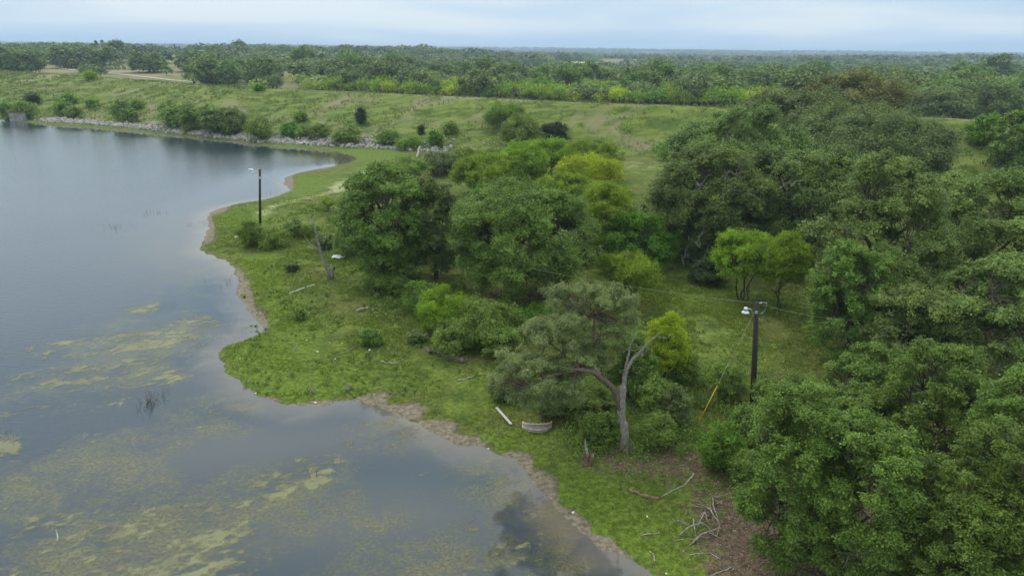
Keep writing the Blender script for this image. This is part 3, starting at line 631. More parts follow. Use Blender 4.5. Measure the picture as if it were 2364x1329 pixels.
 ('shrub','shrub','shrub',(258,302,236,275),.05,'light bush over the rocks midway to the hedge clump'),
 ('shrub','shrub','oakg',(282,315,252,282),.05,'dark bush beside the light one midway to the hedge clump'),
 ('shrub','shrub','shrub',(198,226,228,248),.05,'pale small bush on the slope at the left'),
 ('shrub','shrub','shrub',(295,330,232,252),.05,'faint bush on the slope above the dark bush'),
 ('shrub','shrub','mesq',(196,218,168,184),.05,'small bright bush on the dam crest at the left'),
 ('shrub','shrub','bright',(592,606,196,208),.05,'tiny green bush on the dam crest above the hedge clump'),
 # beyond the dam, left
 ('oak_tree','tree','oak',(-30,112,118,167),.3,'long dark oak mass at the far left beyond the dam',None,430),
 ('oak_tree','tree','oak',(112,176,112,152),.3,'spreading oak right of the far left oak mass',None,540),
 ('oak_tree','tree','olive',(176,235,115,152),.5,'olive oak in the far left row beyond the dam',None,570),
 ('oak_tree','tree','oak',(212,275,117,154),.5,'dark oak closing the far left row',None,530),
 ('oak_tree','tree','oak',(302,383,127,164),.2,'round oak alone on the field beyond the dam',None,470),
 ('oak_tree','tree','oak',(412,472,122,161),.4,'oak on the brown field, right of the lone round oak',None,500),
 ('oak_tree','tree','oak',(470,508,108,133),.4,'dark oak on the brown hill, below the skyline pole',None,690),
 ('oak_tree','tree','oak',(538,563,98,116),.4,'small oak standing against the sky on the brown hill',None,880),
 ('oak_tree','tree','oak',(455,510,138,192),.3,'dark green oak at the left end of the wood beyond the dam',None,400),
 ('oak_tree','tree','oakg',(500,550,145,196),.3,'upright oak beside the left end of the wood',None,390),
 ('oak_tree','tree','oak',(565,640,140,200),.3,'oak in the front of the wood beyond the dam, left part',None,400),
 ('oak_tree','tree','oak',(255,282,97,112),.3,'round oak on the left skyline',None,800),
 # beyond the dam, right
 ('oak_tree','tree','olive',(2085,2240,205,285),.5,'olive oak just over the dam crest at the right',None,235),
 ('oak_tree','tree','olive',(2190,2380,195,282),.5,'grey olive oak over the dam crest at the right edge',None,235),
 ('oak_tree','tree','oak',(2265,2340,138,195),.5,'spreading oak standing higher on the right skyline wood',None,520),
 ('oak_tree','tree','oakg',(1845,1925,150,205),.4,'dark oak beyond the dam, left of the russet oak',None,360),
 ('oak_tree','tree','oak',(1590,1690,155,208),.3,'black green oak at the left of the dark row behind the mesquite belt',None,430),
 ('oak_tree','tree','oak',(1670,1775,165,210),.3,'black green oak at the right of the dark row behind the mesquite belt',None,420),
 ('oak_tree','tree','olive',(895,965,150,200),.3,'olive yellow oak in the middle of the wood beyond the dam',None,440),
 ('oak_tree','tree','oakg',(2290,2400,265,400),.5,'dark oak at the right edge inside the dam, bare branches at its foot'),
 ('shrub','shrub','bright',(2240,2320,270,330),.3,'bright green tree top left of the dark right edge oak'),
]
TI = {}
for r_ in TREES:
    nm, cat, sty, box, gap, lab = r_[:6]; D_ = r_[7] if len(r_) > 7 else None
    far = D_ is not None
    rt, info = tree(nm, cat, sty, box, gap, lab, D=D_, cover=.8 if far else 1., lmin=.2 if far else .10)
    TI[lab] = (rt, info)

# oaks carrying the wood on past the right edge of the photo
for q_, (sx, sy) in enumerate([(58, 48), (66, 62), (50, 36), (62, 78), (76, 50), (40, 22), (74, 95), (88, 70)]):
    src_ = TI[['tall sage green oak on the right edge of the clearing', 'large round oak in the middle of the photo, dark hollow under its front edge', 'dark green oak beside the leaf litter, nearest the water on the right'][q_ % 3]][0]
    o_ = src_.copy(); C.objects.link(o_); o_.location = (sx, sy, gz(sx, sy)); o_.rotation_euler.z = q_ * 1.3
    tag(o_, 'green oak of the wood continuing past the right edge of the photo', 'tree', 'oaks past the right edge')
    for c_ in src_.children: k_ = c_.copy(); C.objects.link(k_); k_.parent = o_
def pick(s): return next(v for k, v in TI.items() if s in k)
# bare pale branches standing out of oaks
def bare(info, root, n, seed, mat='paletwig', sector=(-2.6, -.5), zr=(.0, .9), part='bare_branch', ln=(.25, .5)):
    rng = np.random.RandomState(seed); x, y, z, a, b, hc, t = info
    for q in range(n):
        th = rng.uniform(*sector); zz = rng.uniform(*zr); k = math.sqrt(max(0, 1 - ((zz - .35) * 1.2) ** 2)) * .93
        s_ = np.array([math.cos(th) * a * k * .7, math.sin(th) * a * k * .7, hc + b * (zz * 1.5 - .75) * .7])
        e_ = np.array([math.cos(th) * a * k * 1.06, math.sin(th) * a * k * 1.06, hc + b * (zz * 1.5 - .75)]) + rng.normal(size=3) * .4
        mb = MB(); P = curve(s_, e_ + (e_ - s_) * rng.uniform(*ln), rng, 7, .09, .08); mb.tube(P, np.linspace(.075, .018, 7), 5)
        for w_ in range(5):
            i0 = rng.randint(2, 6); d_ = unit(rng.normal(size=3) + (e_ - s_) * .4) * rng.uniform(.6, 1.8); mb.tube(curve(P[i0], P[i0] + d_, rng, 4, .12), np.linspace(.032, .012, 4), 4)
        mb.build(part, M[mat], root)
rt, inf = pick('wide dark oak with bare'); bare(inf, rt, 9, 5)
rt, inf = pick('bare twigs standing'); bare(inf, rt, 5, 6, sector=(-3.1, -2.2), zr=(.8, 1.2), mat='bark')
rt, inf = pick('black hollow at its foot'); bare(inf, rt, 3, 7)
rt, inf = pick('dark limbs showing'); bare(inf, rt, 4, 8, mat='bark')
rt, inf = pick('dark right edge oak') if False else pick('bare branches at its foot'); bare(inf, rt, 5, 9, mat='bark', zr=(0, .4))
for nm_, k_ in (('nearest the water', 6), ('dense green oak low', 5), ('black gap on its right', 5), ('large round oak', 4), ('left end of the tree row', 4), ('rounder and higher', 4)):
    rt, inf = pick(nm_); bare(inf, rt, max(k_ - 3, 2), 20 + k_, mat='bark', zr=(.1, .8), ln=(.0, .12))
rt, inf = pick('lower willow'); bare(inf, rt, 4, 10, mat='bark', sector=(-3.1, -1.2), zr=(0, .5))
rt, inf = pick('upper willow'); bare(inf, rt, 3, 11, mat='bark', sector=(-3.1, -1.2), zr=(.2, .6))

# ------------------------------------------------------------------ the grey forked tree by the shore
base = at(1445, 1035); Y0 = base.y
def J(px, py, dy=0.): p = onplane(px, py, Y0 + dy); return (p.x - base.x, p.y - base.y, p.z - base.z)
root = empty('forked_tree', base); tag(root, 'grey barked forked tree with a torn leaning limb and grey green crown', 'tree')
rng = np.random.RandomState(4)
def limb(pts, r0, r1, mat, name='limb', k=9, twigs=0):
    P = np.array(pts); n = len(P); tt = np.linspace(0, n - 1, (n - 1) * 4 + 1)
    S = np.stack([np.interp(tt, np.arange(n), P[:, q]) for q in range(3)], 1)
    for _ in range(2): S[1:-1] = (S[:-2] + 2 * S[1:-1] + S[2:]) / 4
    S[1:-1] += rng.normal(size=(len(S) - 2, 3)) * .02
    mb = MB(); mb.tube(S, np.linspace(r0, r1, len(S)) * rng.uniform(.92, 1.08, len(S)) * .84, k)
    for q in range(twigs):
        i0 = rng.randint(len(S) // 3, len(S)); d_ = unit(rng.normal(size=3) + np.array([0, 0, .4])) * rng.uniform(.4, 1.3); mb.tube(curve(S[i0], S[i0] + d_, rng, 5, .1), np.linspace(.03, .008, 5), 4)
    return mb.build(name, M[mat], root, smooth=True)
tb = np.array([J(1445, 1045), J(1443, 1020), J(1441, 990), J(1434, 950), J(1436, 912)])
tb = np.vstack([tb, J(1438, 890)]); limb(tb, .37, .22, 'greybark', 'trunk', 14)
mb = MB()
for q in range(7):
    th = q * .9 + .2; mb.tube([(math.cos(th) * .2, math.sin(th) * .2, .35), (math.cos(th) * .5, math.sin(th) * .5, .08), (math.cos(th) * .95, math.sin(th) * .95, -.08)], [.16, .1, .04], 6)
mb.build('root', M['redbark'], root, smooth=True)
limb([J(1434, 950), J(1431, 925), J(1418, 899), J(1395, 878, -.2), J(1370, 858, -.4), J(1335, 852, -.6), J(1300, 860, -.8), J(1255, 872, -1), J(1215, 895, -1.1)], .28, .06, 'redbark', twigs=6)
limb([J(1398, 880), J(1380, 866, .2), J(1362, 852, .5), J(1335, 840, .9), J(1310, 832, 1.2)], .2, .06, 'redbark', twigs=4)
limb([J(1385, 862), J(1372, 845), J(1350, 824, .2), J(1328, 812, .2), J(1310, 810, .2)], .08, .025, 'greybark', twigs=4)
limb([J(1435, 950), J(1438, 915), J(1441, 880), J(1446, 850), J(1460, 830), J(1478, 812), J(1490, 797), J(1508, 780), J(1530, 764)], .23, .015, 'greybark', twigs=7)
limb([J(1441, 872), J(1446, 840, .2), J(1452, 810, .3), J(1463, 775, .3), J(1466, 745, .3)], .12, .02, 'greybark', twigs=6)
limb([J(1395, 878), J(1385, 830, .8), J(1375, 780, 1.2), J(1370, 730, 1.5), J(1360, 690, 1.7)], .14, .03, 'redbark', twigs=4)
limb([J(1335, 850), J(1300, 815, .8), J(1270, 790, 1.2), J(1240, 790, 1.3)], .1, .03, 'redbark', twigs=4)
limb([J(1330, 895), J(1300, 905, -.5), J(1270, 915, -.8), J(1200, 900, -1)], .07, .02, 'redbark', twigs=4)
cc = []; rr = []
for (ex, ey, rx, ry, n_, dy) in [(1330, 700, 62, 40, 9, 1.5), (1400, 710, 60, 48, 11, 1.2), (1360, 770, 85, 55, 16, 1.2), (1260, 800, 75, 45, 15, .6), (1195, 850, 50, 42, 10, 0), (1250, 875, 80, 42, 16, -.8), (1230, 915, 60, 32, 8, -.6), (1415, 800, 60, 50, 9, 1.6), (1310, 920, 40, 25, 4, -.4), (1290, 680, 25, 10, 3, .8), (1440, 740, 25, 40, 5, .9), (1385, 690, 70, 30, 9, 1.4), (1300, 770, 60, 40, 9, .8), (1180, 880, 40, 30, 7, -.3), (1290, 860, 60, 30, 7, .6)]:
    for q in range(n_):
        th = rng.rand() * 6.28; k = math.sqrt(rng.rand()); cc.append(J(ex + rx * k * math.cos(th), ey + ry * k * math.sin(th), dy + rng.normal() * .9)); rr.append(rng.uniform(.35, .75))
cc = np.array(cc); rr = np.array(rr)
V, Q, tn = foliage(rng, cc, rr, 44, .5, .1, 2.3, .85, 3.)
link('crown', mesh('forked_crown', V, Q, M['grey'], dict(tint=tn)), root)
mb = MB(); E_ = np.array([J(1385, 830, .8), J(1375, 780, 1.2), J(1335, 852, -.6), J(1270, 790, 1.2), J(1255, 872, -1), J(1370, 730, 1.5), J(1215, 890, -1), J(1300, 815, .8)])
for q in range(len(cc)):
    d = np.linalg.norm(E_ - cc[q], axis=1); s_ = E_[d.argmin()]; mb.tube(curve(s_, cc[q], rng, 5, .07), np.linspace(.05, .012, 5), 4, False)
mb.build('branches', M['redbark'], root)

# ------------------------------------------------------------------ far woods: copies of small prototypes
def proto(sty, a, b, g, t, npf, seed, cover=1.):
    rng = np.random.RandomState(seed); mt, p_, asp, dr, cv, tk, ls = STY[sty]; hc = g + b * .85
    c, r, _ = crown_puffs(rng, a, b, hc, .3, npf, low=-.35); V, Q, tn = foliage(rng, c, r * 1.05, t, asp, dr, cv * cover, ls, hc, lmin=.3)
    mb = MB(); r0 = .3; mb.tube([(0, 0, -1), (0, 0, hc)], [r0, r0 * .6], 5)
    for q in range(4): mb.tube([(0, 0, g * .8), tuple(c[q])], [r0 * .5, r0 * .2], 4)
    ro = empty('proto', (0, 0, -500)); cme = mesh('far_' + sty, V, Q, M[mt], dict(tint=tn)); to = mb.build('trunk', M['bark'], ro)
    tme = to.data; bpy.data.objects.remove(to); bpy.data.objects.remove(ro); return cme, tme
OP = [proto('oak', 5, 3.4, 1, 330, 26, 31), proto('oakg', 4.5, 3.8, 1, 330, 24, 32), proto('olive', 5.5, 3.2, 1, 330, 28, 33), proto('oak', 4, 3, .8, 330, 20, 34), proto('oaky', 4.6, 3.4, 1, 330, 24, 35)]
MP_ = [proto('mesq', 3.2, 2.0, 1.2, 330, 18, 41), proto('mesq', 2.8, 2.2, 1.2, 330, 16, 42), proto('mesqy', 3.0, 1.9, 1.0, 330, 16, 43), proto('bright', 3.2, 2.6, .8, 330, 18, 44)]
def place(name, me2, x, y, s_, sz, label, group, rng):
    ro = empty(name, (x, y, gz(x, y)), rng.rand() * 6.28); ro.scale = (s_, s_, s_ * sz); tag(ro, label, 'tree', group)
    link('crown', me2[0], ro); link('trunk', me2[1], ro); return ro
def proj(x, y, z):
    cp, sp = math.cos(PITCH), math.sin(PITCH); zz = z - CH
    f_ = y * cp - zz * sp; v_ = y * sp + zz * cp; u_ = x / f_; v_ = v_ / f_
    return 1182 + F * (u_ * math.cos(ROLL) + v_ * math.sin(ROLL)), 664.5 - F * (-u_ * math.sin(ROLL) + v_ * math.cos(ROLL))
rng = np.random.RandomState(77)
# candidate points, bearing uniform, distance by area
n = 26000; th = rng.uniform(R(-38), R(38), n); dd = np.sqrt(rng.uniform(235 ** 2, 1250 ** 2, n)); x = dd * np.sin(th); y = dd * np.cos(th)
n2 = 9000; th2 = rng.uniform(R(-16), R(26), n2); d2 = np.sqrt(rng.uniform(270 ** 2, 560 ** 2, n2)); x = np.append(x, d2 * np.sin(th2)); y = np.append(y, d2 * np.cos(th2)); n = len(x); dd = np.hypot(x, y); isb = np.arange(n) >= n - n2
sc_ = -pline(CREST, x, y); z = ground(x, y); px, py = proj(x, y, z)
wood = fbm(x / 60, y / 60, 3, 51)
# how wooded each area of the photo is
dens = np.where(px < 430, .05 + .30 * (wood > .56), np.where(px < 640, .25 + .35 * (wood > .5), .9 - .8 * (wood < .44)))
dens = np.where((px > 1270) & (px < 1485) & (py > 147) & (py < 163), .0, dens)                                      # the pale field
dens = np.where((px > 300) & (px < 440) & (py < 165) & (py > 112), dens * .5, dens); dens = np.where((px < 300) & (py < 148), .12 + .3 * (wood > .5), dens)                                 # brown hillside
dens = np.where((px > 430) & (px < 800) & (py < 136), .10 + .1 * (wood > .5), dens); dens = np.where((px > 850) & (px < 1020) & (py < 132), .25, dens)
dens = np.where((px < 460) & (py > 150), dens * .12, dens)
belt = (py > 183 + (px - 850) * .012 + 10 * (fbm(x / 30, y / 30, 2, 5) - .5)) & (px > 640) & (px < 1950) & (py > 200 - (px - 640) * .1)
dens = np.where(isb, np.where(belt, 1.6, 0), dens)
dens = np.where(py > np.interp(px, [0, 203, 440, 592, 750, 1156, 1359, 1550, 1665, 2085, 2257, 2400], [165, 178, 195, 205, 208, 229, 239, 244, 250, 270, 279, 285]) + 8, 0, dens); dens = np.where(sc_ < 26, 0, dens)
keep = (rng.rand(n) < dens * .62) & (px > -60) & (px < 2430)
# drop those whose top hides behind the dam crest
def crest_py(px): return np.interp(px, [0, 203, 440, 592, 750, 1156, 1359, 1550, 1665, 2085, 2257, 2400], [165, 178, 195, 205, 208, 229, 239, 244, 250, 270, 279, 285])
_, ptop = proj(x, y, z + 7); keep &= ptop < crest_py(px) + 2; keep &= ~(belt & ~isb)
x, y, z, px, py, belt, dd = [v[keep] for v in (x, y, z, px, py, belt, dd)]
o_ = np.argsort(dd); x, y, z, px, py, belt, dd = [v[o_] for v in (x, y, z, px, py, belt, dd)]
# thin out overlaps
cell = {}; kk = []
for q in range(len(x)):
    md = 5.2 if belt[q] else 7.6; ci, cj = int(x[q] // 8), int(y[q] // 8); ok = True
    for a_ in (-1, 0, 1):
        for b_ in (-1, 0, 1):
            for w_ in cell.get((ci + a_, cj + b_), ()):
                if (x[w_] - x[q]) ** 2 + (y[w_] - y[q]) ** 2 < md * md: ok = False; break
    if ok: cell.setdefault((ci, cj), []).append(q); kk.append(q)
rest = []; no = nm_ = 0; LOOK = ['dark round topped', 'green full crowned', 'olive spreading', 'small dark', 'yellowish green']
def zone(p_): return 'left end' if p_ < 900 else 'left middle' if p_ < 1250 else 'middle' if p_ < 1500 else 'right middle' if p_ < 1850 else 'right end'
for q in kk:
    mesqy_ = belt[q] and rng.rand() < .9 or (not belt[q] and rng.rand() < .10 and dd[q] < 700)
    if mesqy_ and nm_ < 280:
        nm_ += 1; place('mesquite_tree', MP_[rng.choice(4, p=[.3, .25, .37, .08])], x[q], y[q], rng.uniform(1.1, 1.6), rng.uniform(.85, 1.1), ('yellow green mesquite, %s of the bright belt behind the dam, %s' % (zone(px[q]), 'front rows' if dd[q] < 400 else 'deeper rows')) if belt[q] else 'light green mesquite scattered in the oak wood beyond the dam', 'mesquites in the belt behind the dam' if belt[q] else 'mesquites scattered in the far wood', rng)
    elif not mesqy_ and no < 285:
        no += 1; lft = px[q] < 640; pi_ = rng.choice(5, p=[.32, .22, .2, .16, .1])
        place('oak_tree', OP[pi_], x[q], y[q], rng.uniform(.85, 2.05) * (.75 if lft else 1), rng.uniform(.85, 1.2), ('%s oak on the fields beyond the left part of the dam' if lft else '%s oak in the ' + zone(px[q]) + ' of the wood beyond the dam') % LOOK[pi_], 'oaks scattered on the far fields' if lft else 'oaks in the wood beyond the dam', rng)
    else: rest.append((x[q], y[q], z[q], float(np.exp(rng.normal() * .32)), mesqy_))
print('far individuals', no, nm_, 'rest', len(rest))
# the rest of the woodland, to the horizon, as one mass
def massmesh(items, per, rng, lsz, rad, hgt, seed):
    n_ = len(items); P = np.array([i_[:3] for i_ in items]); S = np.array([i_[3] for i_ in items])
    ct = np.repeat(np.arange(n_), per); d = unit(rng.normal(size=(n_ * per, 3))); d[:, 2] = np.abs(d[:, 2]) * 1.1 - .15
    tr_ = rng.rand(n_)
    lob = .75 + .35 * rng.rand(n_ * per)
    pos = d * lob[:, None] * np.stack([rad * S[ct], rad * S[ct], hgt * S[ct] ** .5 * .6], 1); pos[:, 2] += hgt * .42 * S[ct] ** .3; pos += P[ct]
    nr = unit(d * .8 + np.array([0, 0, .4]) + rng.normal(size=d.shape) * .4)
    return leaves(rng, pos, nr, lsz * S[ct][:, None], .75, 0, np.clip(tr_[ct] * .75 + rng.uniform(-.08, .2, n_ * per), 0, 1))
rm_ = [r_ for r_ in rest if r_[4]]; rest = [r_ for r_ in rest if not r_[4]]
V, Q, tn = massmesh(rm_, 120, rng, 1.1, 4.2, 6.0, 3)
tag(link('mesquite_thicket', mesh('mesquite_thicket', V, Q, leafmat('thicket_leaf', (.13, .19, .02), (.34, .43, .05), .4), dict(tint=tn))), 'deeper part of the bright mesquite belt behind the dam', 'thicket', kind='stuff')
V, Q, tn = massmesh(rest, 150, rng, 1.5, 6.4, 9.0, 1)
n = 60000; th = rng.uniform(R(-38), R(38), n); dd = np.exp(rng.uniform(math.log(1150), math.log(9000), n)); x = dd * np.sin(th); y = dd * np.cos(th); z = ground(x, y)
wood = fbm(x / 260, y / 200, 4, 61); px, py = proj(x, y, z)
kp = (wood > np.where(px < 900, .54, .50)) & (fbm(x / 75, y / 75, 2, 63) > .44) & (rng.rand(n) < .42); it = [(a_, b_, c_, d_) for a_, b_, c_, d_ in zip(x[kp], y[kp], z[kp], 1.0 + (dd[kp] / 1500) ** .9 * rng.uniform(.45, 1.3, kp.sum()))]
print('mass', len(it))
V2, Q2, t2 = massmesh(it, 34, rng, 2.6, 5, 7.5, 2)
V = np.vstack([V, V2]); Q = np.vstack([Q, Q2 + len(V) - len(V2)]); tn = np.concatenate([tn, t2])
tag(link('distant_woodland', mesh('distant_woodland', V, Q, leafmat('woodland_leaf', (.030, .050, .020), (.165, .215, .065)), dict(tint=tn))), 'dense oak woodland reaching back to the horizon', 'woodland', kind='stuff')

# ------------------------------------------------------------------ riprap along the waterline
def rockmesh(seed, sub=2):
    import bmesh
    bm = bmesh.new(); bmesh.ops.create_icosphere(bm, subdivisions=sub, radius=.5); r_ = random.Random(seed)
    pl = [(Vector((r_.gauss(0, 1), r_.gauss(0, 1), r_.gauss(0, 1))).normalized(), r_.uniform(.26, .42)) for _ in range(9)]
    for v in bm.verts:
        for n_, d_ in pl:
            k = v.co.dot(n_) - d_
            if k > 0: v.co -= n_ * k
        v.co *= 1 + r_.uniform(-.04, .04)
    me = bpy.data.meshes.new('rock'); bm.to_mesh(me); bm.free(); me.materials.append(M['rock']); return me
RM = [rockmesh(s_) for s_ in range(8)]
RL = [(78, 279), (130, 283), (200, 288), (260, 292), (330, 299), (400, 307), (480, 315), (560, 323), (600, 328), (640, 331), (700, 334), (740, 337), (800, 341), (850, 345), (920, 349), (1020, 357)]
rlw = np.array([at0(*p, .4) for p in RL]); seg = np.linalg.norm(np.diff(rlw, axis=0), axis=1); cum = np.concatenate([[0], np.cumsum(seg)])
rng = np.random.RandomState(9); extra = []; cnt = 0
allr = []
for q in range(2300):
    u = rng.rand() ** .85; u = 1 - u; s_ = u * cum[-1]; bx_ = np.array([np.interp(s_, cum, rlw[:, 0]), np.interp(s_, cum, rlw[:, 1])])
    i_ = min(np.searchsorted(cum, s_), len(rlw) - 1); i_ = max(i_, 1); tg = unit(rlw[i_] - rlw[i_ - 1]); nn_ = np.array([-tg[1], tg[0]]); nn_ = nn_ * (1 if nn_[1] > 0 else -1)
    off = .3 + rng.triangular(-1.0, 1.5, 9.0) * (.65 + .5 * vn(np.array([s_ / 9]), np.array([3.]))[0])
    p_ = bx_ + nn_ * off; sz = rng.uniform(.55, 1.6) * (1.15 if rng.rand() < .2 else .85); allr.append((sz / np.hypot(*p_), p_[0], p_[1], sz))
allr.sort(key=lambda v: -v[0])
for q, (_, X_, Y_, sz) in enumerate(allr):
    z_ = max(gz(X_, Y_), -.1) + sz * .12
    rot = (rng.rand() * 6, rng.rand() * 6, rng.rand() * 6); scl = (sz * rng.uniform(.8, 1.3), sz * rng.uniform(.8, 1.2), sz * rng.uniform(.6, .95))
    if q < 290:
        o = link('riprap_rock', RM[q % 8]); o.location = (X_, Y_, z_); o.rotation_euler = rot; o.scale = scl
        tag(o, 'pale grey angular rock in the rock line at the dam foot', 'rock', 'rocks along the dam foot')
    else:
        from mathutils import Euler
        mt_ = Matrix.LocRotScale(Vector((X_, Y_, z_)), Euler(rot), Vector(scl)); extra.append((mt_, q % 8))
VV = []; QQ = []; n0 = 0
for mt_, k in extra:
    me = RM[k]; v = np.empty(len(me.vertices) * 3); me.vertices.foreach_get('co', v); v = v.reshape(-1, 3); mm = np.array(mt_)
    VV.append(v @ mm[:3, :3].T + mm[:3, 3]); f = np.empty(len(me.loops), int); me.loops.foreach_get('vertex_index', f); QQ.append(f.reshape(-1, 3) + n0); n0 += len(v)
tag(link('riprap_rocks', mesh('riprap_rocks', np.vstack(VV), np.vstack(QQ), M['rock'])), 'smaller pale rocks filling the rock line at the dam foot', 'rocks', kind='stuff')
# scattered blocks on the dry part of the dam foot
for q, (a_, b_) in enumerate([(1130, 322), (1142, 330), (1118, 333), (1150, 318), (1165, 335), (1100, 340), (1390, 345), (1402, 340), (1470, 348), (1345, 352), (1008, 318), (1175, 326), (1125, 345), (230, 262), (310, 260), (340, 268), (250, 250)]):
    P = at(a_, b_); o = link('loose_rock', RM[q % 8]); o.location = P; o.rotation_euler = (q, q * 2, q * 3); s_ = .7 + .5 * ((q * 7) % 5) / 5; o.scale = (s_, s_, s_ * .8)
    tag(o, 'pale block lying apart in the rough grass at the dam foot', 'rock', 'loose blocks on the dam foot')

# ------------------------------------------------------------------ grass: tufts as one mass each
def tufts(x, y, z, h, wd, blades, rng):
    n_ = len(x); ct = np.repeat(np.arange(n_), blades); th = rng.rand(len(ct)) * 6.283; ln = rng.uniform(.15, .6, len(ct))
    bx_ = x[ct] + rng.normal(size=len(ct)) * wd[ct] * 1.4; by_ = y[ct] + rng.normal(size=len(ct)) * wd[ct] * 1.4; hh = h[ct] * rng.uniform(.6, 1.2, len(ct)); ca, sa = np.cos(th), np.sin(th)
    b1 = np.stack([bx_ - sa * wd[ct] * .5, by_ + ca * wd[ct] * .5, z[ct] - .02], 1); b2 = np.stack([bx_ + sa * wd[ct] * .5, by_ - ca * wd[ct] * .5, z[ct] - .02], 1)
    tp = np.stack([bx_ + ca * hh * ln, by_ + sa * hh * ln, z[ct] + hh], 1)
    V = np.stack([b1, b2, tp], 1).reshape(-1, 3); return V, np.arange(len(V)).reshape(-1, 3), ct
rng = np.random.RandomState(12)
n = 150000; th = rng.uniform(R(-32), R(37), n); dd = np.sqrt(rng.uniform(26 ** 2, 125 ** 2, n)) * rng.uniform(.6, 1, n) ** .6; dd = np.maximum(dd, 26 + rng.rand(n))
x = dd * np.sin(th); y = dd * np.cos(th); s = sdist(x, y); lit = blobs(LIT, x, y, .8); sn_ = blobs(SAND, x, y, .1); pl_ = blobs(PALE, x, y, .6)
kp = (s > .15 + .9 * rng.rand(n)) & (-pline(TOE, x, y) < 0) & (rng.rand(n) > lit * .9) & (rng.rand(n) > sn_) & (rng.rand(n) > pl_ * .5) & (fbm(x / 3, y / 3, 3, 71) > .40)
x, y, s, dd = x[kp], y[kp], s[kp], dd[kp]; z = ground(x, y); lsh = blobs(LUSH, x, y, .5)
h = .05 + .10 * rng.rand(len(x)) + .14 * (fbm(x / 4, y / 4, 3, 72) - .35).clip(0) * ss(6, 16, s) * 3; wd = .02 + dd * .0009
V, Q, ct = tufts(x, y, z, h, wd, 4, rng)
tag(link('grass', mesh('meadow_grass', V, Q, leafmat('grass_blade', (.075, .108, .010), (.175, .225, .028), .3), dict(tint=np.clip(np.repeat(lsh[ct] * .4 + rng.rand(len(ct)) * .8, 3), 0, 1)))), 'short green grass on the shore meadow', 'grass', kind='stuff')
n = 90000; x = rng.uniform(-330, 130, n); y = rng.uniform(110, 430, n); T = -pline(TOE, x, y); s_ = pline(CREST, x, y); px, py = proj(x, y, 5.)
kp = (T > 1) & (s_ > -6) & (px > -30) & (px < 2400); x, y = x[kp], y[kp]; z = ground(x, y); nn = fbm(x / 5, y / 5, 3, 75); gs = fbm(x / 14, y / 14, 3, 76)
kp = nn > .42; x, y, z, nn, gs = x[kp], y[kp], z[kp], nn[kp], gs[kp]; dd = np.hypot(x, y)
V, Q, ct = tufts(x, y, z, .35 + .75 * rng.rand(len(x)) * nn, .05 + dd * .0009, 4, rng)
print('dam tufts', len(x))
tag(link('tall_grass', mesh('dam_grass', V, Q, leafmat('dry_blade', (.085, .125, .024), (.225, .220, .090), .3), dict(tint=np.clip(np.repeat((gs[ct] - .3) * 1.5 + (rng.rand(len(ct)) - .4) * .5, 3), 0, 1)))), 'tall rough grass covering the dam slope', 'grass', kind='stuff')
def scrub(px0, px1, py0, py1, n_, per, hgt, seed, name, mat, label, cond=None, ls=1., noise_t=.5):
    rng = np.random.RandomState(seed); P = []
    for _ in range(n_):
        a_, b_ = rng.uniform(px0, px1), rng.uniform(py0, py1); p_ = at0(a_, b_, .7)
        if cond is None or cond(p_[0], p_[1]): P.append(p_)
    P = np.array(P); k_ = fbm(P[:, 0] / 3, P[:, 1] / 3, 3, seed) > noise_t; P = P[k_]
    if len(P) == 0: return
    z = ground(P[:, 0], P[:, 1]); n2 = len(P); S = rng.uniform(.5, 1.3, n2); ct = np.repeat(np.arange(n2), per); d = rng.normal(size=(len(ct), 3)) * .38; d[:, 2] = np.abs(rng.normal(size=len(ct))) * .5
    pos = d * S[ct][:, None] * hgt; pos[:, 2] += .08; pos += np.c_[P, z][ct]; tt_ = rng.rand(n2); dist = np.hypot(P[:, 0], P[:, 1])
    nr = unit(rng.normal(size=d.shape) + np.array([0, 0, .9])); V, Q, tn = leaves(rng, pos, nr, (np.maximum(.09, dist * .0023) * ls)[ct][:, None], .55, 0, np.clip(tt_[ct] * .6 + rng.uniform(-.1, .45, len(ct)), 0, 1))
    tag(link(name, mesh(name, V, Q, M[mat], dict(tint=tn))), label, 'undergrowth', kind='stuff')
pc_ = at0(1240, 975, .7); ac_ = at0(1612, 975, .7)
land = lambda x_, y_: sdist(np.array([x_]), np.array([y_]))[0] > 3.2 and math.hypot(x_ - pc_[0], y_ - pc_[1]) > 2.2 and math.hypot(x_ - ac_[0], y_ - ac_[1]) > 2.
scrub(1225, 1780, 845, 1075, 900, 75, .75, 81, 'undergrowth', 'shrub', 'loose leafy undergrowth round the forked tree and the near pole', land)
scrub(1240, 1720, 860, 1040, 420, 60, .9, 82, 'undergrowth', 'oakg', 'darker undergrowth under the forked tree and between the bushes', land)
scrub(840, 1290, 610, 800, 380, 60, .7, 83, 'undergrowth', 'shrub', 'low scrub between the bushes of the central patch', land, noise_t=.55)
scrub(1400, 1720, 560, 640, 260, 60, .8, 84, 'undergrowth', 'oakg', 'low shaded scrub at the edge of the clearing', land)
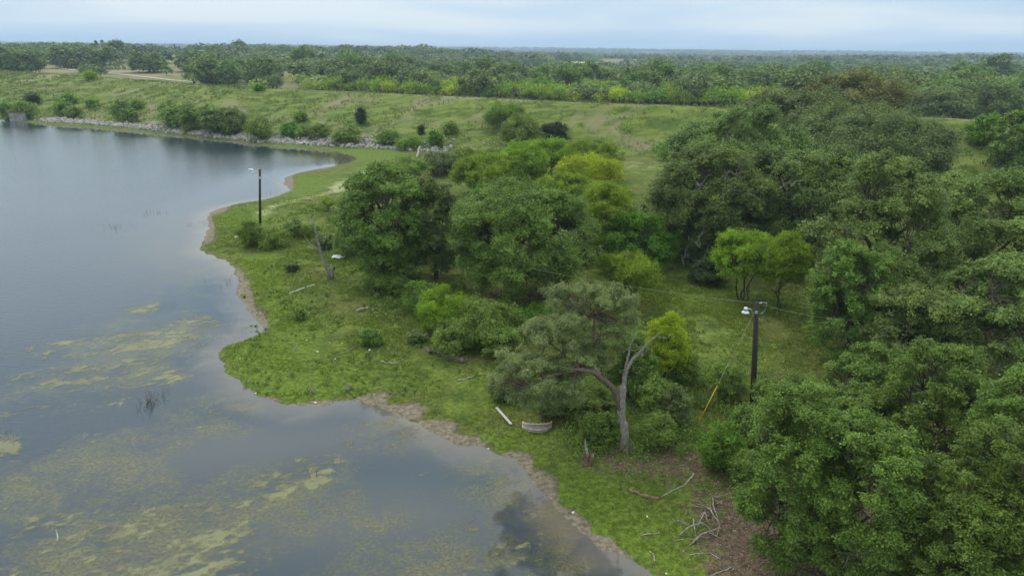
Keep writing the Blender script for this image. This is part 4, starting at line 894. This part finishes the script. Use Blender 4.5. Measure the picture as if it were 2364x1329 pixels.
# scrub on the dam foot
rs = np.random.RandomState(85); n2 = 3200; x = rs.uniform(-200, 110, n2); y = rs.uniform(110, 290, n2); T = -pline(TOE, x, y); kp = (T > 1.5) & (T < 26) & (rs.rand(n2) < np.exp(-T / 8)) ; x, y = x[kp], y[kp]
kp = fbm(x / 8, y / 8, 3, 86) > .44; x, y = x[kp], y[kp]; z = ground(x, y); n2 = len(x); per = 60; S = rs.uniform(.4, 1.5, n2); ct = np.repeat(np.arange(n2), per); d = rs.normal(size=(len(ct), 3)) * .6; d[:, 2] = np.abs(rs.normal(size=len(ct))) * .55
pos = d * S[ct][:, None] * 1.25; pos += np.c_[x, y, z + .1][ct]; tt_ = rs.rand(n2); nr = unit(rs.normal(size=d.shape) + np.array([0, 0, .9]))
V, Q, tn = leaves(rs, pos, nr, .42, .6, 0, np.clip(tt_[ct] * .8 + rs.uniform(-.1, .3, len(ct)), 0, 1))
tag(link('scrub', mesh('dam_scrub', V, Q, M['shrub'], dict(tint=tn))), 'low mixed scrub and weeds above the rocks on the dam foot', 'undergrowth', kind='stuff')
scrub(560, 1200, 600, 900, 900, 22, .22, 87, 'weeds', 'oakg', 'scattered low dark weeds in the shore meadow', None, noise_t=.52)
scrub(1380, 1900, 640, 900, 420, 22, .24, 88, 'weeds', 'shrub', 'scattered low weeds in the clearing', None, noise_t=.5)
# leaf litter under the right hand oaks
n = 60000; th = rng.uniform(R(0), R(35), n); dd = np.sqrt(rng.uniform(27 ** 2, 62 ** 2, n)); x = dd * np.sin(th); y = dd * np.cos(th); l_ = blobs(LIT, x, y, .8); kp = (rng.rand(n) < l_) & (sdist(x, y) > 1.5); x, y = x[kp], y[kp]; z = ground(x, y) + .025
nr = unit(np.stack([rng.normal(size=len(x)) * .5, rng.normal(size=len(x)) * .5, np.ones(len(x))], 1))
V, Q, tn = leaves(rng, np.stack([x, y, z], 1), nr, .10, .6, 0, rng.rand(len(x)))
tag(link('leaf_litter', mesh('leaf_litter', V, Q, leafmat('dead_leaf', (.085, .060, .042), (.32, .23, .16), .1), dict(tint=tn))), 'brown fallen leaves on the ground under the oaks', 'leaf litter', kind='stuff')

# ------------------------------------------------------------------ poles, lamps, wires
def lamp(root, p, side, s_=1.):
    """arm + lamp head reaching to side (-1 left)"""
    x, y, z = p
    mb = MB(); mb.tube([(x, y, z - .35), (x + side * .12, y - .1, z - .3), (x + side * .3, y - .22, z - .02), (x + side * .5, y - .3, z + .03), (x + side * .62, y - .34, z - .02)], .028, 6); arm = mb.build('lamp_arm', M['metal'], root, smooth=True)
    hx, hy, hz = x + side * .68, y - .36, z - .05
    def lathe(prof, mat, nm, par):
        mb = MB(); k = 16; th = np.linspace(0, 2 * np.pi, k, endpoint=False); V = []; 
        for r_, h_ in prof: V += [(hx + r_ * math.cos(t_), hy + r_ * math.sin(t_), hz + h_) for t_ in th]
        Qs = [[i_ * k + j_, i_ * k + (j_ + 1) % k, (i_ + 1) * k + (j_ + 1) % k, (i_ + 1) * k + j_] for i_ in range(len(prof) - 1) for j_ in range(k)]
        mb.add(V, Qs); return mb.build(nm, M[mat], par, smooth=True)
    hd = lathe([(.001, .22), (.09, .21), (.13, .14), (.14, -.02), (.10, -.03), (.001, -.03)], 'metal', 'lamp_head', root)
    lathe([(.13, -.02), (.20, -.08), (.25, -.16), (.24, -.165), (.12, -.05)], 'white', 'reflector', hd)
    lathe([(.001, -.04), (.08, -.07), (.09, -.18), (.06, -.25), (.001, -.27)], 'glass', 'bulb', hd)
def pole(px, py, top, rad, label):
    b = at(px, py); tp = onplane(*top, b.y); H_ = tp.z - b.z; lx = (tp.x - b.x)
    root = empty('utility_pole', b); tag(root, label, 'pole')
    mb = MB(); mb.tube([(0, 0, -.5), (lx * .5, 0, H_ * .5), (lx, 0, H_)], [rad, rad * .87, rad * .75], 12); mb.build('post', M['pole'], root, smooth=True)
    return root, b, H_, lx
p1, b1, H1, lx1 = pole(1737, 958, (1747, 697), .20, 'near dark utility pole with one lamp, right of the clearing')
lamp(p1, (lx1 - .13, -.12, H1 - .35), -1)
mb = MB(); mb.box((lx1, -.17, H1 - .62), (.07, .05, .09)); mb.build('bracket', M['metal'], p1)
mb = MB(); mb.tube([(lx1 + .1, 0, H1 - .75), (lx1 + .35, -.1, H1 - .75), (lx1 + .55, -.1, H1 - .55), (lx1 + .62, -.1, H1 - .12), (lx1 + .6, -.05, H1 - .02)], .02, 5); mb.tube([(lx1 + .1, 0, H1 - .85), (lx1 + .3, -.15, H1 - 1.2), (lx1 + .5, -.1, H1 - 1.25), (lx1 + .45, -.1, H1 - 1.05)], .018, 5); mb.build('service_cable', M['wire'], p1, smooth=True)
mb = MB(); mb.tube([(lx1 + .12, 0, H1 - .1), (lx1 + .34, 0, H1 - .03)], .045, 8); mb.tube([(lx1 + .34, 0, H1 - .03), (lx1 + .65, 0, H1 - .03)], .02, 6); mb.build('insulator', M['porcelain'], p1, smooth=True)
p2, b2, H2, lx2 = pole(600, 522, (600, 391), .18, 'far utility pole with a double floodlight, on the grass point by the lake')
lamp(p2, (lx2 - .12, -.1, H2 - .15), -1)
mb = MB(); mb.tube([(lx2 - .1, 0, H2 - .95), (lx2 - .7, -.1, H2 - .95), (lx2 - 1.0, -.1, H2 - .7), (lx2 - 1.15, -.15, H2 - .1)], .035, 6); mb.build('floodlight_arm', M['metal'], p2)
mb = MB(); mb.box((lx2 - 1.2, -.2, H2 - .02), (.24, .16, .09), .3); mb.build('floodlight', M['white'], p2)
mb = MB(); mb.box((lx2 - .05, -.2, H2 - 1.1), (.1, .06, .16)); mb.build('bracket', M['metal'], p2)
T1 = np.array([b1.x + lx1, b1.y, b1.z + H1 - .08]); T2 = np.array([b2.x + lx2, b2.y, b2.z + H2 - .55])
def wire(name, a_, b_, sag, r_, label, mat='wire', n_=60):
    t = np.linspace(0, 1, n_)[:, None]; P = a_ + (b_ - a_) * t; P[:, 2] -= 4 * sag * (t * (1 - t))[:, 0]
    mb = MB(); mb.tube(P, r_, 5); o = mb.build(name, M[mat], smooth=True); tag(o, label, 'wire'); return o
wire('power_line', T1, T2, 2.6, .0065, 'long sagging power line running from the near pole to the far pole')
wire('power_line', T1, np.array(onplane(2080, 738, 52.)), .5, .010, 'power line running from the near pole into the right hand oaks')
an = at(1605, 990); gp = np.array([b1.x + lx1 * .9, b1.y, b1.z + H1 - .35]); av = np.array(an)
g_ = empty('guy_wire', an); tag(g_, 'guy wire with a yellow plastic guard, slanting down left of the near pole', 'guy wire')
mb = MB(); mb.tube([(0, 0, 0), tuple(gp - av)], .008, 5); mb.build('cable', M['wire'], g_)
mb = MB(); dv = (gp - av); mb.tube([tuple(dv * .0), tuple(dv * .36)], .028, 8); mb.build('guard', M['yellow'], g_, smooth=True)

# ------------------------------------------------------------------ dead wood and small things
rng = np.random.RandomState(21)
def stick(name, cat, label, pts, r0, r1, mat='deadwood', up=0., fork=0, group=None, zs=None):
    P = [at(*p) + Vector((0, 0, (zs[i_] if zs else up) + r0 * .6)) for i_, p in enumerate(pts)]
    b = P[0]; root = None; A_ = np.array([tuple(p - b) for p in P]); n_ = len(A_); tt = np.linspace(0, n_ - 1, (n_ - 1) * 4 + 1)
    S = np.stack([np.interp(tt, np.arange(n_), A_[:, q]) for q in range(3)], 1); S[1:-1] += rng.normal(size=(len(S) - 2, 3)) * r0 * .35
    mb = MB(); mb.tube(S, np.linspace(r0, r1, len(S)) * rng.uniform(.85, 1.15, len(S)), 7)
    for q in range(fork):
        i0 = rng.randint(1, len(S) - 1); d_ = unit(rng.normal(size=3) * np.array([1, 1, .25]) + (S[-1] - S[0]) * .3) * rng.uniform(.4, 1.) * max(np.linalg.norm(S[-1] - S[0]) * .35, .3); d_[2] = abs(d_[2]) * .5
        mb.tube(curve(S[i0], S[i0] + d_, rng, 5, .08), np.linspace(r1 * 1.2 + .01, .01, 5), 5)
    o = mb.build(name, M[mat], loc=b, smooth=True); tag(o, label, cat, group); return o
stick('log', 'log', 'cracked dark log lying below the central shrub patch', [(978, 803), (1000, 811), (1030, 822), (1055, 830), (1072, 838)], .09, .24, 'darkwood', fork=3)
stick('log', 'log', 'pale driftwood log on the grass below the brown stemmed shrub', [(823, 719), (840, 714), (856, 708), (882, 703)], .13, .06, 'deadwood', fork=2)
stick('branch', 'branch', 'pale broken branch right of the driftwood log', [(862, 722), (885, 720), (893, 728)], .07, .04, 'deadwood', fork=1)
stick('branch', 'branch', 'thin pale branch reaching towards the central shrub patch', [(900, 731), (925, 733), (950, 737)], .035, .02, 'deadwood', fork=1)
stick('white_pole', 'pole', 'long straight white pole lying on the grass below the snag', [(667, 678), (726, 657)], .055, .05, 'white')
stick('branch', 'branch', 'wide V shaped bleached branch in the middle of the lower grass', [(880, 833), (893, 838), (912, 838), (928, 832), (940, 826)], .05, .02, 'deadwood')
stick('branch', 'branch', 'short straight arm beside the V shaped bleached branch', [(900, 839), (934, 839)], .03, .02, 'deadwood')
stick('branch', 'branch', 'grey crooked branch left of the grey forked tree', [(1056, 878), (1076, 876), (1092, 868), (1125, 862)], .06, .025, 'deadwood', fork=1)
stick('stick', 'stick', 'thin brown stick pointing at the round dark bush', [(777, 818), (800, 812), (818, 800), (835, 796)], .03, .015, 'paletwig')
stick('stick', 'stick', 'small forked stick right of the round dark bush', [(868, 815), (876, 808), (882, 800)], .03, .015, 'paletwig', fork=1)
stick('log', 'log', 'brown flat log on the near grass below the stump', [(1452, 1131), (1470, 1141), (1495, 1148), (1521, 1152)], .09, .11, 'brownwood')
stick('branch', 'branch', 'pale curved branch right of the brown flat log', [(1527, 1146), (1555, 1132), (1580, 1120), (1603, 1094)], .035, .05, 'deadwood')
stick('branch', 'branch', 'grey arched branch near the bottom edge', [(1590, 1281), (1615, 1277), (1640, 1276), (1662, 1290)], .03, .02, 'deadwood', fork=1)
stick('branch', 'branch', 'small grey branch near the bottom, left of the arched one', [(1478, 1236), (1498, 1233), (1521, 1231)], .035, .03, 'deadwood')
stick('branch', 'branch', 'crooked short branch standing in the bottom grass', [(1500, 1272), (1509, 1282), (1511, 1296)], .035, .03, 'deadwood')
stick('branch', 'branch', 'pale branch cut by the bottom edge beneath the oaks', [(1640, 1328), (1665, 1320), (1690, 1309)], .03, .03, 'deadwood')
stick('stick', 'stick', 'dark stick on the grass beside the water, left of the corrugated piece', [(1148, 998), (1160, 1010)], .04, .02, 'darkwood')
stick('branch', 'branch', 'brown fallen branch among the litter by the yellow guard', [(1560, 1035), (1580, 1025), (1600, 1012)], .04, .02, 'paletwig', fork=2)
stick('log', 'log', 'broken brown wood under the grey tree crown', [(1320, 930), (1335, 945), (1345, 955)], .12, .08, 'brownwood', fork=3)
stick('log', 'log', 'grey log lying on the pale grass before the rock line', [(962, 366), (970, 352)], .3, .2, 'deadwood', zs=[0, 1.2])
# brush pile
bp_ = at(1655, 1215); root = tag(empty('brush_pile', bp_), 'tangled pile of bleached dead branches on the litter, low right', 'brush pile')
for pts in ([(1630, 1172), (1640, 1190), (1645, 1205), (1660, 1222), (1655, 1240)], [(1645, 1165), (1650, 1190), (1660, 1205)], [(1568, 1237), (1590, 1230), (1612, 1222), (1640, 1205)], [(1598, 1256), (1620, 1242), (1640, 1235)], [(1600, 1250), (1625, 1240), (1660, 1228), (1668, 1227)], [(1610, 1218), (1625, 1200), (1640, 1195)], [(1645, 1150), (1648, 1180)], [(1600, 1200), (1606, 1240)]):
    P = np.array([tuple(at(*p) - bp_) for p in pts]); P[:, 2] += np.sin(np.linspace(0, 3.1, len(P))) * rng.uniform(.1, .45) + .08
    mb = MB(); mb.tube(P, np.linspace(.05, .022, len(P)), 6)
    for q in range(4):
        i0 = rng.randint(0, len(P)); mb.tube(curve(P[i0], P[i0] + rng.normal(size=3) * np.array([.6, .6, .25]), rng, 4, .1), np.linspace(.025, .01, 4), 4)
    mb.build('branch', M['deadwood'], root, smooth=True)
# snag
sb = at(762, 643); root = tag(empty('dead_tree', sb), 'leaning grey dead snag with a forked arm, on the grass before the left oak', 'dead tree')
def S_(px, py, dy=0.): p = onplane(px, py, sb.y + dy); return (p.x - sb.x, p.y - sb.y, p.z - sb.z)
mb = MB(); mb.tube([S_(762, 648), S_(756, 628), S_(748, 605), S_(738, 575), S_(732, 548), S_(726, 522), S_(717, 502)], [.24, .19, .16, .14, .11, .09, .05], 9); mb.build('trunk', M['greybark'], root, smooth=True)
mb = MB(); mb.tube([S_(739, 583), S_(728, 573), S_(715, 563), S_(708, 552), S_(700, 540)], [.09, .07, .055, .04, .02], 7); mb.build('branch', M['greybark'], root, smooth=True)
mb = MB(); mb.tube([S_(717, 505), S_(722, 496), S_(726, 490)], [.05, .03, .015], 5); mb.build('branch', M['bark'], root, smooth=True)
mb = MB(); mb.tube([S_(768, 645, -.2), S_(767, 628, -.2), S_(765, 610, -.2)], [.17, .14, .11], 8); mb.build('stub', M['greybark'], root, smooth=True)
# stumps / upright dead sticks
def stumpy(px, py, h, r0, n_, label, mat='deadwood', name='stump', spread=.5, cat='stump'):
    b = at(px, py); mb = MB()
    for q in range(n_):
        th = rng.rand() * 6.28; l = h * rng.uniform(.5, 1.1); e_ = np.array([math.cos(th) * l * spread, math.sin(th) * l * spread, l * rng.uniform(.7, 1)]); mb.tube(curve((math.cos(th) * r0, math.sin(th) * r0, -.05), e_, rng, 5, .07), np.linspace(r0, r0 * .25, 5), 6)
    o = mb.build(name, M[mat], loc=b, smooth=True); tag(o, label, cat); return o
stumpy(681, 808, .55, .10, 2, 'short bleached stump on the bright grass point', spread=.25)
stumpy(668, 868, .35, .05, 3, 'small pale stump near the tip of the grass point')
stumpy(722, 908, .95, .035, 6, 'clump of bleached sticks at the waterline, left of the bushy one', name='dead_shrub', cat='dead shrub')
stumpy(802, 902, 1.0, .04, 7, 'clump of brown dead stems at the waterline cut bank', 'paletwig', name='dead_shrub', cat='dead shrub')
stumpy(699, 738, .5, .06, 2, 'dark little stump on the upper grass', 'darkwood')
b = at(1358, 1072); root = tag(empty('rotten_stump', b), 'torn reddish rotten stump on the grass left of the grey trunk', 'stump')
mb = MB(); 
for q in range(9):
    th = q * .75; mb.tube(curve((math.cos(th) * .16, math.sin(th) * .12, -.05), (math.cos(th) * .28 - .1, math.sin(th) * .2, rng.uniform(.35, .95)), rng, 5, .07), np.linspace(.12, .03, 5), 6)
mb.build('splintered_wood', M['brownwood'], root, smooth=True)
mb = MB(); mb.tube([(-.05, 0, .6), (-.15, 0, 1.0), (-.22, .05, 1.35), (-.25, .1, 1.7)], [.12, .09, .05, .02], 6); mb.tube([(.2, -.1, .5), (.3, -.1, .8)], [.07, .03], 6); mb.build('bleached_spike', M['deadwood'], root, smooth=True)
# dead shrub and sticks in the water
def watersticks(px, py, n_, h, label, mat, spread=.5, r_=.02, name='dead_shrub', cat='dead shrub'):
    P = at0(px, py); mb = MB()
    for q in range(n_):
        th = rng.rand() * 6.28; c_ = rng.normal(size=2) * spread; l = h * rng.uniform(.4, 1.1); mb.tube(curve((c_[0], c_[1], -.3), (c_[0] + math.cos(th) * l * .5, c_[1] + math.sin(th) * l * .5, l * rng.uniform(.6, 1)), rng, 5, .06), np.linspace(r_, r_ * .4, 5), 4)
    o = mb.build(name, M[mat], loc=(P[0], P[1], 0)); tag(o, label, cat); return o
watersticks(345, 930, 18, 1.2, 'dead dark stemmed shrub standing in the lake beside the algae', 'darkwood', .6)
watersticks(352, 925, 5, 1.0, 'pale broken sticks inside the drowned dark shrub', 'deadwood', .3, .03)
watersticks(372, 908, 5, .9, 'few thin dark stems in the water behind the drowned shrub', 'darkwood', .4, .015)
watersticks(128, 1250, 1, 1.1, 'white upright stick in the lower left algae', 'white', .02, .035, 'stake', 'stick')
watersticks(725, 1098, 2, .7, 'black bent stick poking from the lower algae mat', 'darkwood', .05, .03, 'stick', 'stick')
watersticks(310, 1205, 2, .7, 'thin pale twig rising from the lower algae', 'deadwood', .05, .015, 'stick', 'stick')
watersticks(1085, 1208, 1, 1.0, 'thin dark reed stem near the right shore shallows', 'darkwood', .05, .012, 'stick', 'stick')
watersticks(1320, 1318, 2, .9, 'pale twig in the water at the bottom, in the tree reflection', 'deadwood', .05, .014, 'stick', 'stick')
watersticks(20, 1012, 8, 1.2, 'pale reeds on the yellow algae clump at the left edge', 'paletwig', .8, .012, 'reeds', 'reeds')
for q, (a_, b_, lb) in enumerate([(265, 525, 'in the lake, left group'), (350, 490, 'in the lake far from shore'), (700, 440, 'at the cove mouth by the bank'), (640, 447, 'along the bank behind the far pole'), (475, 515, 'off the sandy tip'), (520, 650, 'off the muddy bank')]):
    watersticks(a_, b_, 16, .7, 'sparse dark reeds standing ' + lb, 'shrub' if 0 else 'darkwood', 1.0, .018, 'reeds', 'reeds')
# white stones
for q, (a_, b_, s_, lb) in enumerate([(546, 548, .6, 'white boulder left of the wispy willow bush'), (708, 786, .2, 'white stone left of the short stump, upper'), (853, 809, .3, 'white stone under the round dark bush'), (733, 812, .2, 'white stone right of the short stump'), (774, 829, .18, 'white stone in the lower middle of the grass point'), (554, 828, .16, 'white stone near the tip of the grass point'), (761, 791, .18, 'white stone above the middle of the grass point'), (790, 792, .14, 'small white stone right of the upper middle one'), (591, 908, .2, 'white stone on the mud of the point'), (728, 930, .25, 'white stone on the mud under the bleached sticks'), (1323, 1184, .24, 'white stone on the mud by the tree reflection'), (1494, 1192, .16, 'white stone on the near grass below the brown log'), (1127, 1036, .2, 'white stone at the water edge below the grey plank'), (868, 676, .15, 'white fleck of stone below the brown stemmed shrub'), (689, 611, .2, 'white stone above the dark tussock'), (1538, 1324, .14, 'white stone at the bottom edge')]):
    P = at(a_, b_); me = RM[q % 8].copy(); me.materials[0] = M['stone']; o = link('stone', me); o.location = P + Vector((0, 0, s_ * .15)); o.scale = (s_, s_ * .8, s_ * .55); o.rotation_euler = (0, 0, q); tag(o, lb, 'stone')
# plank, sheet
def slab(name, cat, label, a_, b_, wd_, th_, mat, up=.06):
    A_ = at(*a_); B_ = at(*b_); d = B_ - A_; mb = MB(); mid = (A_ + B_) / 2; rz = math.atan2(d.y, d.x); mb.box((0, 0, 0), (d.length / 2, wd_, th_), rz); o = mb.build(name, M[mat], loc=mid + Vector((0, 0, up))); tag(o, label, cat); return o
slab('plank', 'plank', 'grey weathered plank on the bank left of the corrugated piece', (1146, 942), (1180, 983), .09, .03, 'plank', .1)
root = tag(empty('metal_sheet', at(781, 596)), 'bent pale metal sheet in the grass right of the snag', 'metal sheet')
mb = MB(); n_ = 13; V = []; Qs = []
for q in range(n_): V += [(-.75 + 1.5 * q / (n_ - 1), -.3, .12 + .03 * (q % 2) + .05 * math.sin(q * .7)), (-.65 + 1.5 * q / (n_ - 1), .45, .28 + .03 * (q % 2))]
for q in range(n_ - 1): Qs.append([2 * q, 2 * q + 2, 2 * q + 3, 2 * q + 1])
mb.add(V, Qs); o = mb.build('corrugated_panel', M['metal'], root); md = o.modifiers.new('s', 'SOLIDIFY'); md.thickness = .01
# red debris in the wispy bush
tb_ = at(588, 568); V, Q, tn = leaves(rng, rng.normal(size=(260, 3)) * np.array([.35, .25, .16]) + np.array([0, 0, .25]), unit(rng.normal(size=(260, 3))), .16, .3, 0, rng.rand(260))
o = link('red_twigs', mesh('red_twigs', V, Q, M['deadleaf'], dict(tint=tn)), loc=tb_); tag(o, 'red brown dead twigs at the foot of the wispy willow bush', 'twigs')
# corrugated pipe piece
cb = at(1240, 984); root = tag(empty('corrugated_pipe', cb), 'rusty curved piece of corrugated culvert pipe lying under the grey tree', 'pipe')
def shell(r_, a0, a1, h0, h1, nr, mat, nm, thick=.0):
    nt_, nh_ = 40, nr * 6; th = np.radians(np.linspace(a0, a1, nt_)); V = []
    for i_ in range(nh_ + 1):
        h_ = h0 + (h1 - h0) * i_ / nh_; rr_ = r_ + .028 * math.sin(i_ * 2 * math.pi / 6) - thick
        for k_, t_ in enumerate(th):
            jag = .07 * math.sin(k_ * 2.1) if i_ > nh_ - 2 else 0
            V.append((rr_ * math.cos(t_) * 1.15, rr_ * math.sin(t_) * .85 + .12 * h_, h_ * (1 + jag) * (.30 + .70 * math.cos((k_ / nt_ - .5) * 2.7))))
    Qs = [[i_ * nt_ + j_, i_ * nt_ + j_ + 1, (i_ + 1) * nt_ + j_ + 1, (i_ + 1) * nt_ + j_] for i_ in range(nh_) for j_ in range(nt_ - 1)]
    mb = MB(); mb.add(V, Qs); return mb.build(nm, M[mat], root, smooth=True)
shell(.84, 165, 375, -.02, .60, 6, 'culv', 'outer_wall'); shell(.84, 170, 372, .02, .58, 7, 'rust', 'rusty_inside', .012)
# ------------------------------------------------------------------ intake structure at the far left
ib = at0(34, 281); az = math.atan2(ib[0], ib[1]); root = tag(empty('intake_box', (ib[0], ib[1] + 2.2, -.6), .35), 'grey concrete intake box standing at the far left waterline', 'intake box')
mb = MB(); mb.box((0, -1.6, 1.6), (2.1, .15, 1.6)); mb.box((-2.1, .4, 1.9), (.15, 2.0, 1.9)); mb.box((2.1, .4, 1.6), (.15, 2.0, 1.6)); mb.box((0, 2.2, 1.9), (2.0, .15, 1.9)); mb.build('walls', M['concrete'], root)
mb = MB(); mb.box((0, -1.6, 3.35), (2.25, .22, .12)); mb.build('top_beam', M['conc2'], root); mb = MB(); mb.box((0, .3, 3.75), (2.3, .3, .1)); mb.build('top_beam', M['conc2'], root)
for sx in (-1, 0, 1):
    mb = MB(); mb.box((sx * 1.9, -1.2, 3.6), (.12, .12, .2)); mb.build('post', M['conc2'], root)
mb = MB(); mb.tube([(.6, 0, 3.8), (.6, 0, 4.7)], .08, 6); mb.build('gate_rod', M['white'], root)
# dead tree on the crest, fence posts
b = at(1147, 236); root = tag(empty('dead_tree', b), 'thin bare dead tree on the dam crest above the willows', 'dead tree')
mb = MB(); mb.tube(curve((0, 0, -.2), (.3, 0, 4), rng, 5, .03), np.linspace(.16, .05, 5), 6)
for q in range(14):
    z_ = rng.uniform(1.5, 4); mb.tube(curve((.3 * z_ / 4, 0, z_), (rng.normal() * 1.2, rng.normal() * .6, z_ + rng.uniform(.4, 1.8)), rng, 4, .1), np.linspace(.07, .03, 4), 4)
mb.build('trunk', M['bark'], root)
for q, (a_, b_) in enumerate([(1000, 282), (1060, 290), (1120, 300), (1568, 328), (1490, 322), (1440, 318)]):
    P = at(a_, b_); mb = MB(); mb.tube([(0, 0, -.2), (.03, 0, 1.3), (.05, 0, 1.35)], [.06, .055, .02], 6); o = mb.build('fence_post', M['greybark'], loc=P); tag(o, 'thin grey fence post on the lower dam slope', 'post', 'fence posts on the dam slope')
# skyline poles, sheds, road
for q, (a_, D_, h_) in enumerate([(502, 860, 11), (483, 880, 8), (340, 900, 8)]):
    d = ray(a_, 110); t = D_ / math.hypot(d[0], d[1]); X_, Y_ = d[0] * t, d[1] * t; mb = MB(); mb.tube([(0, 0, -.5), (0, 0, h_)], [.35, .28], 6); mb.box((0, 0, h_ - 1), (1.2, .12, .12)); o = mb.build('utility_pole', M['pole'], loc=(X_, Y_, gz(X_, Y_)))
    tag(o, ['tallest bare pole on the left skyline hill', 'shorter pole beside the tallest skyline pole', 'lone pole on the left skyline, left of the small hilltop oaks'][q], 'pole')
for q, (a_, D_, w_, lb) in enumerate([(1453, 3300, 22, 'white far shed right of the middle, near the horizon'), (1498, 3500, 26, 'long white far shed near the horizon'), (476, 820, 7, 'tiny white shed on the brown hill'), (998, 2900, 18, 'pale far shed behind the wood, left of the middle'), (1985, 3100, 22, 'pale far shed near the horizon on the right')]):
    d = ray(a_, 130); t = D_ / math.hypot(d[0], d[1]); X_, Y_ = d[0] * t, d[1] * t; root = tag(empty('shed', (X_, Y_, gz(X_, Y_))), lb, 'shed'); h_ = w_ * .28 + (3 if D_ > 1000 else 0)
    mb = MB(); mb.box((0, 0, h_ / 2), (w_ / 2, w_ / 3.5, h_ / 2)); mb.build('wall', M['farwall'], root)
    mb = MB(); a2, b2_, z2 = w_ / 2 + .5, w_ / 3.5 + .5, h_ + .02; mb.add([(-a2, -b2_, z2), (a2, -b2_, z2), (a2, 0, z2 + w_ * .1), (-a2, 0, z2 + w_ * .1), (-a2, b2_, z2), (a2, b2_, z2)], [[0, 1, 2, 3], [3, 2, 5, 4], [0, 3, 4, 0], [1, 5, 2, 1], [0, 4, 5, 1]]); mb.build('roof', M['roof'], root)
pts = [(100, 156), (160, 161), (230, 168), (300, 175), (350, 180), (400, 186), (450, 190)]
W_ = [at(*p) for p in pts]; V = []; Qs = []; A_ = np.array([tuple(p) for p in W_]); tt = np.linspace(0, len(A_) - 1, 120); S = np.stack([np.interp(tt, np.arange(len(A_)), A_[:, q]) for q in range(2)], 1)
tg = unit(np.gradient(S, axis=0)); nn = np.stack([-tg[:, 1], tg[:, 0]], 1)
LFT, RGT = S + nn * 1.7, S - nn * 1.7; V = np.vstack([np.c_[LFT, ground(LFT[:, 0], LFT[:, 1]) + .22], np.c_[RGT, ground(RGT[:, 0], RGT[:, 1]) + .22]]); k = len(S)
Qs = [[q, q + 1, k + q + 1, k + q] for q in range(k - 1)]; tag(link('dirt_road', mesh('dirt_road', V, Qs, M['road'])), kind='structure')

# ------------------------------------------------------------------ haze
mb = MB(); mb.box((0, 8000, 33), (26000, 33000, 37)); m, N, L = newmat('haze')
pv = N.new('ShaderNodeVolumePrincipled'); pv.inputs['Color'].default_value = (.62, .78, 1, 1); pv.inputs['Density'].default_value = .00017; pv.inputs['Anisotropy'].default_value = .0
o = N.new('ShaderNodeOutputMaterial'); L.new(pv.outputs[0], o.inputs['Volume'])
tag(mb.build('haze', m), 'pale blue haze over the far country', 'haze', kind='stuff')
for o in C.objects:
    if o.name.startswith('camera'): continue
print('objects', len(C.objects), 'polys', sum(len(m_.polygons) for m_ in bpy.data.meshes))
